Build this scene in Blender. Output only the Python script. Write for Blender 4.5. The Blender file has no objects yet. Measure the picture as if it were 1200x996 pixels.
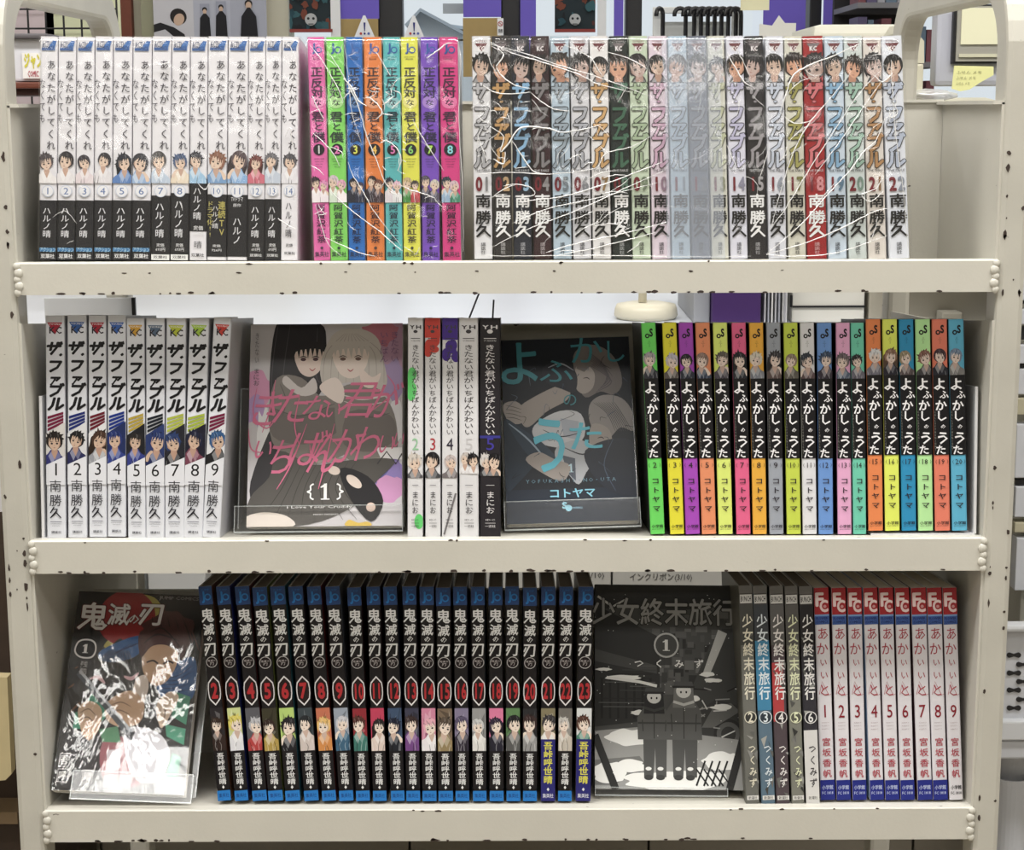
import bpy, bmesh, math, random
from mathutils import Vector, Matrix

SC = bpy.context.scene
COL = SC.collection
random.seed(7)

# ------------------------------------------------------------------ camera
PITCH, ROLL, F = math.radians(10.13), math.radians(0.2), 2080.0
CAM = Vector((0.004, -1.45, 0.974))
_r0 = Vector((1, 0, 0)); _u0 = Vector((0, math.sin(PITCH), math.cos(PITCH)))
DIR = Vector((0, math.cos(PITCH), -math.sin(PITCH)))
RT = (_r0 * math.cos(ROLL) - _u0 * math.sin(ROLL)).normalized()
UP = (_r0 * math.sin(ROLL) + _u0 * math.cos(ROLL)).normalized()
cd = bpy.data.cameras.new('camera'); cam = bpy.data.objects.new('camera', cd); COL.objects.link(cam)
cd.sensor_width = 36; cd.lens = 36 * F / 1200; cd.clip_start = 0.05; cd.clip_end = 200
M = Matrix.Identity(4)
for i in range(3):
    M[i][0] = RT[i]; M[i][1] = UP[i]; M[i][2] = -DIR[i]; M[i][3] = CAM[i]
cam.matrix_world = M
SC.camera = cam

# ------------------------------------------------------------------ world, lights, exposure
w = bpy.data.worlds.new('shop_daylight'); SC.world = w; w.use_nodes = True
bg = w.node_tree.nodes['Background']; bg.inputs[0].default_value = (0.86, 0.94, 1.0, 1); bg.inputs[1].default_value = 0.95
SC.view_settings.view_transform = 'Standard'
try: SC.view_settings.look = 'None'
except Exception: pass
SC.view_settings.gamma = 1.0
SC.view_settings.exposure = -0.1
SC.view_settings.use_curve_mapping = False

LAMPS = []   # (x, y, length, power)
LAMP_Z = 2.62
for lx in (-2.1, -0.7, 0.7, 2.1):
    for ly in (-6.2, -4.2, -2.2, -0.55, 2.2):
        LAMPS.append((lx, ly))
LAMP_W = 15.6
for k, (lx, ly) in enumerate(LAMPS):
    ld = bpy.data.lights.new('ceiling_lamp_light', 'AREA'); ld.shape = 'RECTANGLE'; ld.size = 1.25; ld.size_y = 0.32
    ld.energy = LAMP_W * {-0.55: 2.2 if abs(lx) < 1 else .9, -2.2: 0.75, -4.2: 0.4, -6.2: 0.4}.get(ly, 0.6); ld.color = (1.0, 0.985, 0.955)
    lo = bpy.data.objects.new('ceiling_lamp_light', ld); lo.location = (lx, ly, LAMP_Z - 0.02); COL.objects.link(lo)

# ------------------------------------------------------------------ helpers
def W(px, py, Y):
    v = DIR + RT * ((px - 600) / F) + UP * ((498 - py) / F)
    t = (Y - CAM.y) / v.y
    return CAM + v * t

def lin(c):
    out = []
    for x in c:
        x = x / 255.0
        out.append(x / 12.92 if x <= 0.04045 else ((x + 0.055) / 1.055) ** 2.4)
    return tuple(out) + (1.0,)

_mats = {}
def mat(name, rgb, rough=0.5, metal=0.0, noise=0.0, scale=40, bump=0.0, emit=0.0, coat=0.0, spec=0.5):
    if name in _mats: return _mats[name]
    m = bpy.data.materials.new(name); m.use_nodes = True; nt = m.node_tree; b = nt.nodes['Principled BSDF']
    c = lin(rgb)
    b.inputs['Base Color'].default_value = c; b.inputs['Roughness'].default_value = rough; b.inputs['Metallic'].default_value = metal
    b.inputs['Coat Weight'].default_value = coat; b.inputs['Specular IOR Level'].default_value = spec
    if emit:
        b.inputs['Emission Color'].default_value = c; b.inputs['Emission Strength'].default_value = emit
    tc = nt.nodes.new('ShaderNodeTexCoord')
    n = nt.nodes.new('ShaderNodeTexNoise'); n.inputs['Scale'].default_value = scale; n.inputs['Detail'].default_value = 5
    nt.links.new(tc.outputs['Object'], n.inputs['Vector'])
    if noise:
        mx = nt.nodes.new('ShaderNodeMix'); mx.data_type = 'RGBA'
        mx.inputs['A'].default_value = tuple(x * (1 - noise) for x in c[:3]) + (1,)
        mx.inputs['B'].default_value = tuple(min(1, x * (1 + noise)) for x in c[:3]) + (1,)
        nt.links.new(n.outputs['Fac'], mx.inputs['Factor']); nt.links.new(mx.outputs['Result'], b.inputs['Base Color'])
    if bump:
        bp = nt.nodes.new('ShaderNodeBump'); bp.inputs['Strength'].default_value = bump; bp.inputs['Distance'].default_value = 0.002
        nt.links.new(n.outputs['Fac'], bp.inputs['Height']); nt.links.new(bp.outputs['Normal'], b.inputs['Normal'])
    _mats[name] = m
    return m

def ink_mat(name, rough, coat=0.0):
    m = bpy.data.materials.new(name); m.use_nodes = True; nt = m.node_tree; b = nt.nodes['Principled BSDF']
    a = nt.nodes.new('ShaderNodeAttribute'); a.attribute_name = 'Col'
    nt.links.new(a.outputs['Color'], b.inputs['Base Color'])
    b.inputs['Roughness'].default_value = rough; b.inputs['Coat Weight'].default_value = coat
    b.inputs['Coat Roughness'].default_value = 0.12; b.inputs['Specular IOR Level'].default_value = 0.3
    _mats[name] = m
    return m
INK = ink_mat('printed_ink', 0.4, 0.08)
INKM = ink_mat('matt_printed_ink', 0.6, 0.0)
CARD = ink_mat('printed_cover_card', 0.42, 0.12)

def film_mat(name, gloss, haze, bump, bscale, tint=(255, 255, 255), dist=0.0015):
    m = bpy.data.materials.new(name); m.use_nodes = True; nt = m.node_tree; N = nt.nodes; L = nt.links
    N.clear()
    out = N.new('ShaderNodeOutputMaterial'); tr = N.new('ShaderNodeBsdfTransparent'); gl = N.new('ShaderNodeBsdfGlossy')
    df = N.new('ShaderNodeBsdfDiffuse'); df.inputs[0].default_value = lin(tint)
    tr.inputs[0].default_value = (0.99, 0.99, 0.99, 1)
    gl.inputs['Roughness'].default_value = 0.08
    tc = N.new('ShaderNodeTexCoord'); mp = N.new('ShaderNodeMapping'); mp.inputs['Scale'].default_value = (1, 1, 0.45)
    mp.inputs['Rotation'].default_value = (0, 0.6, 0)
    no = N.new('ShaderNodeTexNoise'); no.inputs['Scale'].default_value = bscale; no.inputs['Detail'].default_value = 4; no.inputs['Distortion'].default_value = 0.9
    bp = N.new('ShaderNodeBump'); bp.inputs['Strength'].default_value = bump; bp.inputs['Distance'].default_value = dist
    L.new(tc.outputs['Object'], mp.inputs['Vector']); L.new(mp.outputs['Vector'], no.inputs['Vector'])
    L.new(no.outputs['Fac'], bp.inputs['Height']); L.new(bp.outputs['Normal'], gl.inputs['Normal'])
    m1 = N.new('ShaderNodeMixShader'); m1.inputs[0].default_value = haze
    m2 = N.new('ShaderNodeMixShader'); m2.inputs[0].default_value = gloss
    L.new(tr.outputs[0], m1.inputs[1]); L.new(df.outputs[0], m1.inputs[2])
    L.new(m1.outputs[0], m2.inputs[1]); L.new(gl.outputs[0], m2.inputs[2]); L.new(m2.outputs[0], out.inputs[0])
    return m
FILM = film_mat('clear_shrink_film', 0.06, 0.012, 1.0, 17)
FILM_S = film_mat('smooth_shrink_film', 0.05, 0.01, 0.55, 12)
FILM_D = film_mat('doubled_shrink_film', 0.05, 0.15, 0.8, 40, (222, 230, 244))
FOLD = film_mat('glint_white_film_crease', 0.3, 0.8, 0.3, 60)  # creases coloured white to carry the bright reflections of the film
ACRYL = film_mat('clear_acrylic', 0.025, 0.012, 0.0, 10)
ACRYL_E = film_mat('acrylic_edge', 0.06, 0.3, 0.0, 10, (225, 232, 232))
GLASS = film_mat('window_glass', 0.05, 0.0, 0.0, 10)

# cart paint : cream enamel with worn chips close to the sheet edges
def paint(name, rgb, chip_amt=0.0, zc=0.0, zr=0.01, mottled=0.0):
    m = bpy.data.materials.new(name); m.use_nodes = True; nt = m.node_tree; N = nt.nodes; L = nt.links
    b = N['Principled BSDF']; b.inputs['Roughness'].default_value = 0.38
    tc = N.new('ShaderNodeTexCoord')
    n1 = N.new('ShaderNodeTexNoise'); n1.inputs['Scale'].default_value = 14; n1.inputs['Detail'].default_value = 6
    L.new(tc.outputs['Object'], n1.inputs['Vector'])
    c = lin(rgb)
    mx = N.new('ShaderNodeMix'); mx.data_type = 'RGBA'
    k = 0.07 + mottled
    mx.inputs['A'].default_value = tuple(x * (1 - k) for x in c[:3]) + (1,); mx.inputs['B'].default_value = tuple(min(1, x * (1 + k)) for x in c[:3]) + (1,)
    L.new(n1.outputs['Fac'], mx.inputs['Factor'])
    # tiny dark dings
    n2 = N.new('ShaderNodeTexNoise'); n2.inputs['Scale'].default_value = 75; n2.inputs['Detail'].default_value = 3
    mp = N.new('ShaderNodeMapping'); mp.inputs['Scale'].default_value = (0.7, 1, 1.4)
    L.new(tc.outputs['Object'], mp.inputs['Vector']); L.new(mp.outputs['Vector'], n2.inputs['Vector'])
    r = N.new('ShaderNodeMapRange'); r.inputs['From Min'].default_value = 0.735; r.inputs['From Max'].default_value = 0.75
    L.new(n2.outputs['Fac'], r.inputs['Value'])
    m2 = N.new('ShaderNodeMix'); m2.data_type = 'RGBA'; m2.inputs['B'].default_value = lin((70, 58, 50))
    L.new(r.outputs['Result'], m2.inputs['Factor']); L.new(mx.outputs['Result'], m2.inputs['A'])
    L.new(m2.outputs['Result'], b.inputs['Base Color'])
    nb = N.new('ShaderNodeTexNoise'); nb.inputs['Scale'].default_value = 350
    L.new(tc.outputs['Object'], nb.inputs['Vector'])
    bp = N.new('ShaderNodeBump'); bp.inputs['Strength'].default_value = 0.12; bp.inputs['Distance'].default_value = 0.0008
    L.new(nb.outputs['Fac'], bp.inputs['Height']); L.new(bp.outputs['Normal'], b.inputs['Normal'])
    return m
CREAM = paint('cream_enamel', (207, 204, 194))
CREAM2 = paint('worn_cream_enamel', (192, 189, 179), mottled=0.08)
CHIP = mat('bare_rusty_steel', (62, 50, 44), 0.8, noise=0.4, scale=300)
PAPER_D = mat('shade_darkened_pages', (112, 102, 92), 0.9, noise=0.08, scale=900)  # bottom-shelf pages: shade on the book tops put into the paper colour
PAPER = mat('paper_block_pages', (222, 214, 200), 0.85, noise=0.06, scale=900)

def obj(name, bm, m, parent=None, smooth=False, kind=None, label=None):
    me = bpy.data.meshes.new(name); bm.to_mesh(me); bm.free()
    if smooth:
        for p in me.polygons: p.use_smooth = True
    for x in (m if isinstance(m, (list, tuple)) else [m]): me.materials.append(x)
    o = bpy.data.objects.new(name, me); COL.objects.link(o)
    if parent: o.parent = parent
    if kind: o['kind'] = kind
    if label: o['label'] = label
    return o
def tag(o, label, cat, group=None):
    o['label'] = label; o['category'] = cat
    if group: o['group'] = group
    return o
def thing(name, label, cat, loc=(0, 0, 0), group=None):
    o = bpy.data.objects.new(name, None); COL.objects.link(o); o.location = loc; o.empty_display_size = 0.02
    return tag(o, label, cat, group)

def box(bm, x0, y0, z0, x1, y1, z1, bev=0.0, mtx=None):
    r = bmesh.ops.create_cube(bm, size=1)
    vs = r['verts']
    for v in vs:
        v.co = Vector(((x0 + x1) / 2 + v.co.x * (x1 - x0), (y0 + y1) / 2 + v.co.y * (y1 - y0), (z0 + z1) / 2 + v.co.z * (z1 - z0)))
    if mtx is not None:
        for v in vs: v.co = mtx @ v.co
    if bev:
        es = set(e for v in vs for e in v.link_edges)
        bmesh.ops.bevel(bm, geom=list(es), offset=bev, segments=2, affect='EDGES', profile=0.6)
    return bm
def bx(x0, y0, z0, x1, y1, z1, bev=0.0):
    return box(bmesh.new(), x0, y0, z0, x1, y1, z1, bev)
def prism(bm, pts, y0, y1):
    """pts: list of (x,z) outline, extruded y0..y1"""
    a = [bm.verts.new((x, y0, z)) for x, z in pts]; b = [bm.verts.new((x, y1, z)) for x, z in pts]
    n = len(pts)
    bm.faces.new(a[::-1]); bm.faces.new(b)
    for i in range(n): bm.faces.new((a[i], a[(i + 1) % n], b[(i + 1) % n], b[i]))
    bmesh.ops.recalc_face_normals(bm, faces=bm.faces)
    return bm
def tube(bm, pts, r, seg=6, closed=False):
    pts = [Vector(p) for p in pts]; rings = []
    n = len(pts)
    for i, p in enumerate(pts):
        t = (pts[min(i + 1, n - 1)] - pts[max(i - 1, 0)]).normalized()
        a = t.cross(Vector((0, 0, 1)))
        if a.length < 0.05: a = t.cross(Vector((0, 1, 0)))
        a.normalize(); b = t.cross(a)
        rr = r[i] if isinstance(r, (list, tuple)) else r
        rings.append([bm.verts.new(p + (a * math.cos(2 * math.pi * k / seg) + b * math.sin(2 * math.pi * k / seg)) * rr) for k in range(seg)])
    for i in range(n - 1):
        for k in range(seg):
            bm.faces.new((rings[i][k], rings[i][(k + 1) % seg], rings[i + 1][(k + 1) % seg], rings[i + 1][k]))
    bm.faces.new(rings[0][::-1]); bm.faces.new(rings[-1])
    return bm
def lathe(bm, prof, c, seg=20):
    rings = []
    for r, z in prof:
        rings.append([bm.verts.new((c[0] + r * math.cos(2 * math.pi * k / seg), c[1] + r * math.sin(2 * math.pi * k / seg), c[2] + z)) for k in range(seg)])
    for i in range(len(rings) - 1):
        for k in range(seg):
            bm.faces.new((rings[i][k], rings[i][(k + 1) % seg], rings[i + 1][(k + 1) % seg], rings[i + 1][k]))
    bm.faces.new(rings[0][::-1]); bm.faces.new(rings[-1])
    return bm
def pbox(name, px0, py0, px1, py1, Y, depth, m, parent=None, bev=0.0, kind=None):
    """box whose front face stands at distance Y, sized from the photograph"""
    a = W(px0, py1, Y); b = W(px1, py0, Y)
    return obj(name, bx(a.x, Y, a.z, b.x, Y + depth, b.z, bev), m, parent, kind=kind)

# ------------------------------------------------------------------ glyphs
_gc = {}
_cu = bpy.data.curves.new('glyph_source', 'FONT'); _go = bpy.data.objects.new('glyph_source', _cu)
_cu.resolution_u = 2; _cu.fill_mode = 'FRONT'
def glyph(s, off=0.0, hi=False):
    k = (s, off, hi)
    if k not in _gc:
        _cu.body = s; _cu.offset = off; _cu.resolution_u = 3 if hi else 1
        me = _go.to_mesh()
        vs = [(v.co.x, v.co.y) for v in me.vertices]; fs = [tuple(p.vertices) for p in me.polygons]
        _go.to_mesh_clear()
        if vs:
            bb = (min(v[0] for v in vs), min(v[1] for v in vs), max(v[0] for v in vs), max(v[1] for v in vs))
        else: bb = (0, 0, 1, 1)
        _gc[k] = (vs, fs, bb)
    return _gc[k]

def clip_poly(pts, x0, z0, x1, z1):
    def cl(ps, inside, inter):
        out = []
        for i in range(len(ps)):
            a, b = ps[i - 1], ps[i]
            ia, ib = inside(a), inside(b)
            if ib:
                if not ia: out.append(inter(a, b))
                out.append(b)
            elif ia: out.append(inter(a, b))
        return out
    def ix(x): return lambda a, b: (x, a[1] + (b[1] - a[1]) * (x - a[0]) / ((b[0] - a[0]) or 1e-9))
    def iz(z): return lambda a, b: (a[0] + (b[0] - a[0]) * (z - a[1]) / ((b[1] - a[1]) or 1e-9), z)
    for ins, it in ((lambda p: p[0] >= x0, ix(x0)), (lambda p: p[0] <= x1, ix(x1)), (lambda p: p[1] >= z0, iz(z0)), (lambda p: p[1] <= z1, iz(z1))):
        if not pts: return []
        pts = cl(pts, ins, it)
    return pts

class Print:
    """flat print lying on a face w x h metres; u to the right 0..1, v downwards 0..1"""
    def __init__(s, w, h, base=0.0002, step=6e-6):
        s.w, s.h = w, h; s.vs = []; s.fs = []; s.cs = []; s.y = -base; s.step = step; s.cl = (0, 0, 1, 1); s.soft = False
    def _add(s, pts, faces, col):
        n = len(s.vs); s.y -= s.step; c = lin(soft_ink(col))
        s.vs += [(x, s.y, z) for x, z in pts]; s.cs += [c] * len(pts)
        s.fs += [tuple(n + i for i in f) for f in faces]
    def poly(s, uv, col, clip=None):
        c = clip or s.cl
        if s.soft and len(uv) > 4:
            q = []; m = len(uv)
            for i in range(m):
                a, b_, c_, d = uv[i - 1], uv[i], uv[(i + 1) % m], uv[(i + 2) % m]
                for j in range(4):
                    t = j / 4
                    q.append(tuple(0.5 * ((2 * b_[k]) + (-a[k] + c_[k]) * t + (2 * a[k] - 5 * b_[k] + 4 * c_[k] - d[k]) * t * t + (-a[k] + 3 * b_[k] - 3 * c_[k] + d[k]) * t ** 3) for k in (0, 1)))
            uv = q
        p = clip_poly([(u, v) for u, v in uv], *c)
        if len(p) < 3: return
        q = []
        for a in p:
            if not q or abs(a[0] - q[-1][0]) + abs(a[1] - q[-1][1]) > 1e-5: q.append(a)
        if len(q) < 3: return
        ar = sum(q[i - 1][0] * q[i][1] - q[i][0] * q[i - 1][1] for i in range(len(q)))
        if ar > 0: q = q[::-1]           # v runs down: keep normals towards the viewer
        s._add([(u * s.w, (1 - v) * s.h) for u, v in q], [tuple(range(len(q)))], col)
    def one(s, u, v, wu, hv, col, k=.28):
        s.rect(u - wu * k * .5, v - hv * .5, u + wu * k * .5, v + hv * .5, col)
        s.poly([(u - wu * .42, v - hv * .32), (u, v - hv * .5), (u + wu * k * .5, v - hv * .5), (u, v - hv * .34), (u - wu * .38, v - hv * .24)], col)
        s.rect(u - wu * .4, v + hv * .43, u + wu * .4, v + hv * .5, col)
    def rect(s, u0, v0, u1, v1, col): s.poly([(u0, v0), (u1, v0), (u1, v1), (u0, v1)], col)
    def ell(s, u, v, ru, rv, col, rot=0, n=18, clip=None):
        asp = s.w / s.h
        P = []
        for k in range(n):
            a = 2 * math.pi * k / n; x = ru * math.cos(a); y = rv * math.sin(a)
            P.append((u + x * math.cos(rot) - y * math.sin(rot), v + (x * math.sin(rot) + y * math.cos(rot)) * asp))
        s.poly(P, col, clip)
    def stroke(s, pts, wd, col, taper=False):
        """wd in fraction of width"""
        asp = s.w / s.h; n = len(pts)
        X = [(p[0], p[1] / asp) for p in pts]; L = []; R = []
        for i in range(n):
            a = X[max(i - 1, 0)]; b = X[min(i + 1, n - 1)]
            dx, dy = b[0] - a[0], b[1] - a[1]; l = math.hypot(dx, dy) or 1
            w = wd * 0.5 * ((0.25 + 0.75 * math.sin(math.pi * (i + .5) / n)) if taper else 1)
            L.append((X[i][0] - dy / l * w, (X[i][1] + dx / l * w) * asp)); R.append((X[i][0] + dy / l * w, (X[i][1] - dx / l * w) * asp))
        y0 = s.y
        for i in range(n - 1):
            s.y = y0; y0 -= 6e-7; s.poly([L[i], L[i + 1], R[i + 1], R[i]], col)
    def curve(s, pts, wd, col, taper=True, k=5):
        P = []
        Q = [pts[0]] + list(pts) + [pts[-1]]
        for i in range(1, len(Q) - 2):
            for j in range(k):
                t = j / k
                P.append(tuple(0.5 * ((2 * Q[i][c]) + (-Q[i - 1][c] + Q[i + 1][c]) * t + (2 * Q[i - 1][c] - 5 * Q[i][c] + 4 * Q[i + 1][c] - Q[i + 2][c]) * t * t + (-Q[i - 1][c] + 3 * Q[i][c] - 3 * Q[i + 1][c] + Q[i + 2][c]) * t ** 3) for c in (0, 1)))
        P.append(pts[-1])
        s.stroke(P, wd, col, taper)
    def _put(s, g, fx, col, bold=0.0):
        vs, fs, bb = g
        if bold <= 0: s._add([fx(x, y) for x, y in vs], fs, col); return
        b = bold; d = b * .7
        sh = [(b, 0), (-b, 0), (0, b), (0, -b)] if b < .03 else [(b, 0), (-b, 0), (0, b), (0, -b), (d, d), (-d, d), (d, -d), (-d, -d)]
        if b > .06: sh += [(b * .4, 0), (-b * .4, 0)]
        y0 = s.y
        for dx, dy in sh:
            s.y = y0; y0 -= 1.2e-6; s._add([fx(x + dx, y + dy) for x, y in vs], fs, col)
    def ch(s, c, uc, vc, wu, hv, col, bold=0.0, shear=0.0, rot=False, hi=False):
        """one glyph centred in a cell: wu fraction of width, hv fraction of height"""
        g = glyph(c, 0.0, hi or c in '0123456789SJC'); sx = wu * s.w; sz = hv * s.h; cx = uc * s.w; cz = (1 - vc) * s.h
        asc = 0.5 if ord(c[0]) > 0x2000 else (g[2][0] + g[2][2]) / 2
        ymid = 0.38 if ord(c[0]) > 0x2000 else (g[2][1] + g[2][3]) / 2
        if rot: f = lambda x, y: (cx + (y - ymid) * sx, cz - (x - asc) * sz)
        else: f = lambda x, y: (cx + (x - asc) * sx + (y - ymid) * sz * shear, cz + (y - ymid) * sz)
        s._put(g, f, col, bold * .8)
    def vt(s, txt, uc, v0, v1, wu, col, bold=0.0, fill=1.0, shear=0.0, small='ァィッャュョ', hi=False, drift=0.0):
        n = len(txt); st = (v1 - v0) / n; y0 = s.y
        for i, c in enumerate(txt):
            if c == ' ': continue
            k = 0.78 if c in small else 1.0
            s.y = y0; s.ch(c, uc + drift * (i / max(1, n - 1) - .5), v0 + st * (i + .5), wu * k, st * fill * k, col, bold, shear, rot=(c in 'ー|'), hi=hi)
    def ht(s, txt, u0, v0, u1, v1, col, bold=0.0, shear=0.0, hi=False):
        """string stretched to fill the rectangle"""
        g = glyph(txt, 0.0, hi); bb = g[2]
        bw = (bb[2] - bb[0]) or 1; bh = (bb[3] - bb[1]) or 1
        x0, x1 = u0 * s.w, u1 * s.w; z0, z1 = (1 - v1) * s.h, (1 - v0) * s.h
        s._put(g, lambda x, y: (x0 + (x - bb[0]) / bw * (x1 - x0) + (y - bb[1]) / bh * (z1 - z0) * shear, z0 + (y - bb[1]) / bh * (z1 - z0)), col, bold * .8)
    def ring(s, u, v, r, wd, col, inner):
        s.ell(u, v, r, r, col, n=24); s.ell(u, v, r - wd, r - wd, inner, n=24)
    def build(s, name, parent, m=None, label=None):
        me = bpy.data.meshes.new(name); me.from_pydata(s.vs, [], s.fs); me.materials.append(m or INK)
        a = me.color_attributes.new('Col', 'FLOAT_COLOR', 'POINT')
        a.data.foreach_set('color', [x for c in s.cs for x in c])
        o = bpy.data.objects.new(name, me); COL.objects.link(o); o.parent = parent
        if label: o['label'] = label
        return o

def soft_ink(c):
    g = .3 * c[0] + .59 * c[1] + .11 * c[2]
    return tuple((x + (g - x) * .13) * .955 for x in c)
def mix(a, b, t): return tuple(a[i] + (b[i] - a[i]) * t for i in range(3))
SKIN = (232, 204, 182)
def portrait(P, u0, v0, u1, v1, hair, cloth, skin=SKIN, bg=None, rnd=None, side=0.0, eyes=True, seed=0, dv=0.0, long=False, size=1.0):
    """small anonymous bust in flat tones; pose, hair and turn of the head vary with the seed"""
    r = random.Random(seed * 7 + 1)
    P.cl = (u0, v0, u1, v1); W_ = u1 - u0; H = v1 - v0
    if bg is not None:
        P.rect(u0, v0, u1, v1, bg)
        for k in range(4): P.poly([(r.uniform(u0, u1), r.uniform(v0, v1)) for _ in range(3)], mix(bg, (255, 255, 255) if k % 2 else (0, 0, 0), .25))
    uc = (u0 + u1) / 2 + (side + r.uniform(-.07, .07)) * W_; asp = P.w / P.h
    fr = 0.28 * size * W_ * r.uniform(.95, 1.15); fv = fr * asp * 1.15; vc = v0 + H * (0.36 + dv + r.uniform(-.03, .05))
    tilt = r.uniform(-.38, .38); turn = r.uniform(-.38, .38)
    hd = mix(hair, (0, 0, 0), .4); hl = mix(hair, (255, 255, 255), .3); sd = mix(skin, (150, 96, 80), .35)
    ct, st_ = math.cos(tilt), math.sin(tilt)
    def h(x, y): return (uc + (x * ct - y * st_) * fr, vc + (x * st_ + y * ct) * fv)      # head space
    def b(x, y): return (uc + x * fr - math.sin(tilt) * fr * .6, vc + y * fv)
    def hp(pts, c): P.poly([h(*p) for p in pts], c)
    def bp_(pts, c): P.poly([b(*p) for p in pts], c)
    sv = P.soft; P.soft = True
    if long: hp([(-1.3, -.4), (1.3, -.4), (1.55, 1.2), (1.35, 3.2), (.3, 2.6), (-.4, 2.9), (-1.5, 3.1), (-1.5, 1.0)], hd)
    hp([(1.32 * math.cos(t), -.2 + 1.3 * math.sin(t) * (1 if math.sin(t) < 0 else .95)) for t in [k * math.pi / 6 for k in range(12)]], hair)
    P.soft = False
    sp = r.choice([0, 1, 1])
    for k in range(9):
        t = -math.pi * (.02 + .12 * k); a_ = 1.2; L = r.uniform(1.35, 1.85) if sp else r.uniform(1.25, 1.4)
        hp([(a_ * math.cos(t), -.2 + a_ * math.sin(t)), (L * math.cos(t - .12), -.2 + L * math.sin(t - .12)), (a_ * math.cos(t - .42), -.2 + a_ * math.sin(t - .42))], hair if k % 3 else hd)
    # body, collar, folds
    P.soft = True
    lean = r.uniform(-.4, .4)
    bp_([(-.5, 1.0), (.5, 1.0), (1.1 + lean * .3, 1.8), (2.1 + lean, 2.5), (2.5, 4.2), (2.5, 8), (-2.5, 8), (-2.5, 4.2), (-2.1 + lean, 2.4), (-1.1 + lean * .3, 1.7)], cloth)
    P.soft = False
    bp_([(-.42, .6), (.42, .6), (.55, 1.6), (.05, 2.4), (-.5, 1.6)], sd)
    cd_, cl_ = mix(cloth, (0, 0, 0), .45), mix(cloth, (255, 255, 255), .45)
    bp_([(-.55, 1.3), (0, 2.4), (-.35, 3.1), (-1.0, 1.9)], cl_); bp_([(.55, 1.3), (.05, 2.4), (.45, 3.0), (1.0, 1.9)], mix(cloth, (255, 255, 255), .3))
    for k in range(5):
        x = r.uniform(-1.8, 1.8); P.curve([b(x, r.uniform(2.2, 3.2)), b(x + r.uniform(-.4, .4), 4), b(x + r.uniform(-.8, .8), 6)], fr * .13, cd_ if k % 2 else cl_)
    if r.random() < .35:   # a raised hand
        q = r.choice([-1, 1]); P.soft = True; bp_([(q * 1.3, 2.6), (q * .9, 1.7), (q * .5, 1.3), (q * .8, 1.1), (q * 1.3, 1.5), (q * 1.8, 2.3)], skin); P.soft = False
    # face, turned a little
    P.soft = True
    hp([(-.98 + turn * .2, -.6), (.98 + turn * .2, -.6), (1.0, .1), (.75 + turn * .3, .65), (.2 + turn, 1.08), (-.2 + turn, 1.08), (-.75 + turn * .3, .65), (-1.0, .1)], skin)
    P.soft = False
    q = -1 if turn > 0 else 1
    hp([(q * .98, -.3), (q * 1.0, .3), (q * .6 + turn * .3, .85), (q * .75, .2)], sd)
    if eyes:
        for e in (-.42, .42):
            x = e + turn * .55
            hp([(x - .2, .12), (x, .02), (x + .2, .12), (x + .14, .3), (x - .12, .3)], (54, 42, 46)); hp([(x - .24, -.12), (x + .2, -.16), (x + .2, -.1), (x - .24, -.05)], hd)
        hp([(turn * .8 - .04, .35), (turn * .8 + .08, .55), (turn * .8 - .06, .55)], sd)
        hp([(turn * .7 - .2, .74), (turn * .7 + .2, .72), (turn * .7, .84)], (156, 84, 84))
    # fringe in separate locks
    n = 6; part = r.uniform(-.6, .6)
    for k in range(n):
        a_ = -1.08 + 2.16 * k / n; c_ = -1.08 + 2.16 * (k + 1) / n; mid_ = (a_ + c_) / 2
        tip = mid_ + (mid_ - part) * .35 + r.uniform(-.12, .12); L = -.28 + .42 * abs(mid_ - part) + r.uniform(-.12, .14)
        hp([(a_ - .05, -.85), (c_ + .05, -.85), (tip, L)], hair if k % 2 else mix(hair, (0, 0, 0), .18))
    for q in (-1, 1): hp([(q * 1.22, -.8), (q * .85, -.75), (q * (.98), r.uniform(.3, 1.1)), (q * 1.3, .2)], hair)
    for k in range(3):
        x = r.uniform(-.7, .6); P.curve([h(x, -1.3), h(x + .15, -1.0), h(x + .12, -.7)], fr * .1, hl if k < 2 else hd)
    P.soft = sv; P.cl = (0, 0, 1, 1)

# ------------------------------------------------------------------ room
def struct(o): o['kind'] = 'structure'; return o
struct(obj('floor', bx(-6, -8, -0.05, 6, 3.3, 0.0), mat('vinyl_floor', (150, 142, 130), 0.35, noise=0.1, scale=6)))
struct(obj('ceiling', bx(-6, -8, 2.72, 6, 3.3, 2.78), mat('ceiling_board', (225, 223, 216), 0.8, noise=0.05, scale=30, bump=0.2)))
HW = 0.401      # half the clear width of the cart
DW = mat('warm_wall_paint', (212, 208, 190), 0.8, noise=0.05, scale=5)
YB = 3.2
wl = W(338, 20, YB).x; wr = 3.2
struct(obj('wall_back', bx(-6, YB, 0.0, wl, YB + .12, 2.72), DW))
struct(obj('wall_right', bx(4.4, -8, 0, 4.5, 3.3, 2.72), DW))
struct(obj('wall_left', bx(-4.5, -8, 0, -4.4, 3.2, 2.72), DW))
struct(obj('wall_front', bx(-6, -8.1, 0, 6, -8, 2.72), DW))
o = struct(obj('wall_back', bx(wl, YB, 0.0, 6, YB + .12, 0.78), DW))
struct(obj('wall_back', bx(wl, YB, 2.3, 6, YB + .12, 2.72), DW))
struct(obj('wall_back', bx(wr, YB, 0.78, 6, YB + .12, 2.3), DW))
BLK = mat('black_aluminium', (26, 26, 30), 0.45, noise=0.1)
win = struct(obj('window_1', bx(wl, YB + .05, 0.78, wr, YB + .058, 2.3), GLASS))
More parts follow.
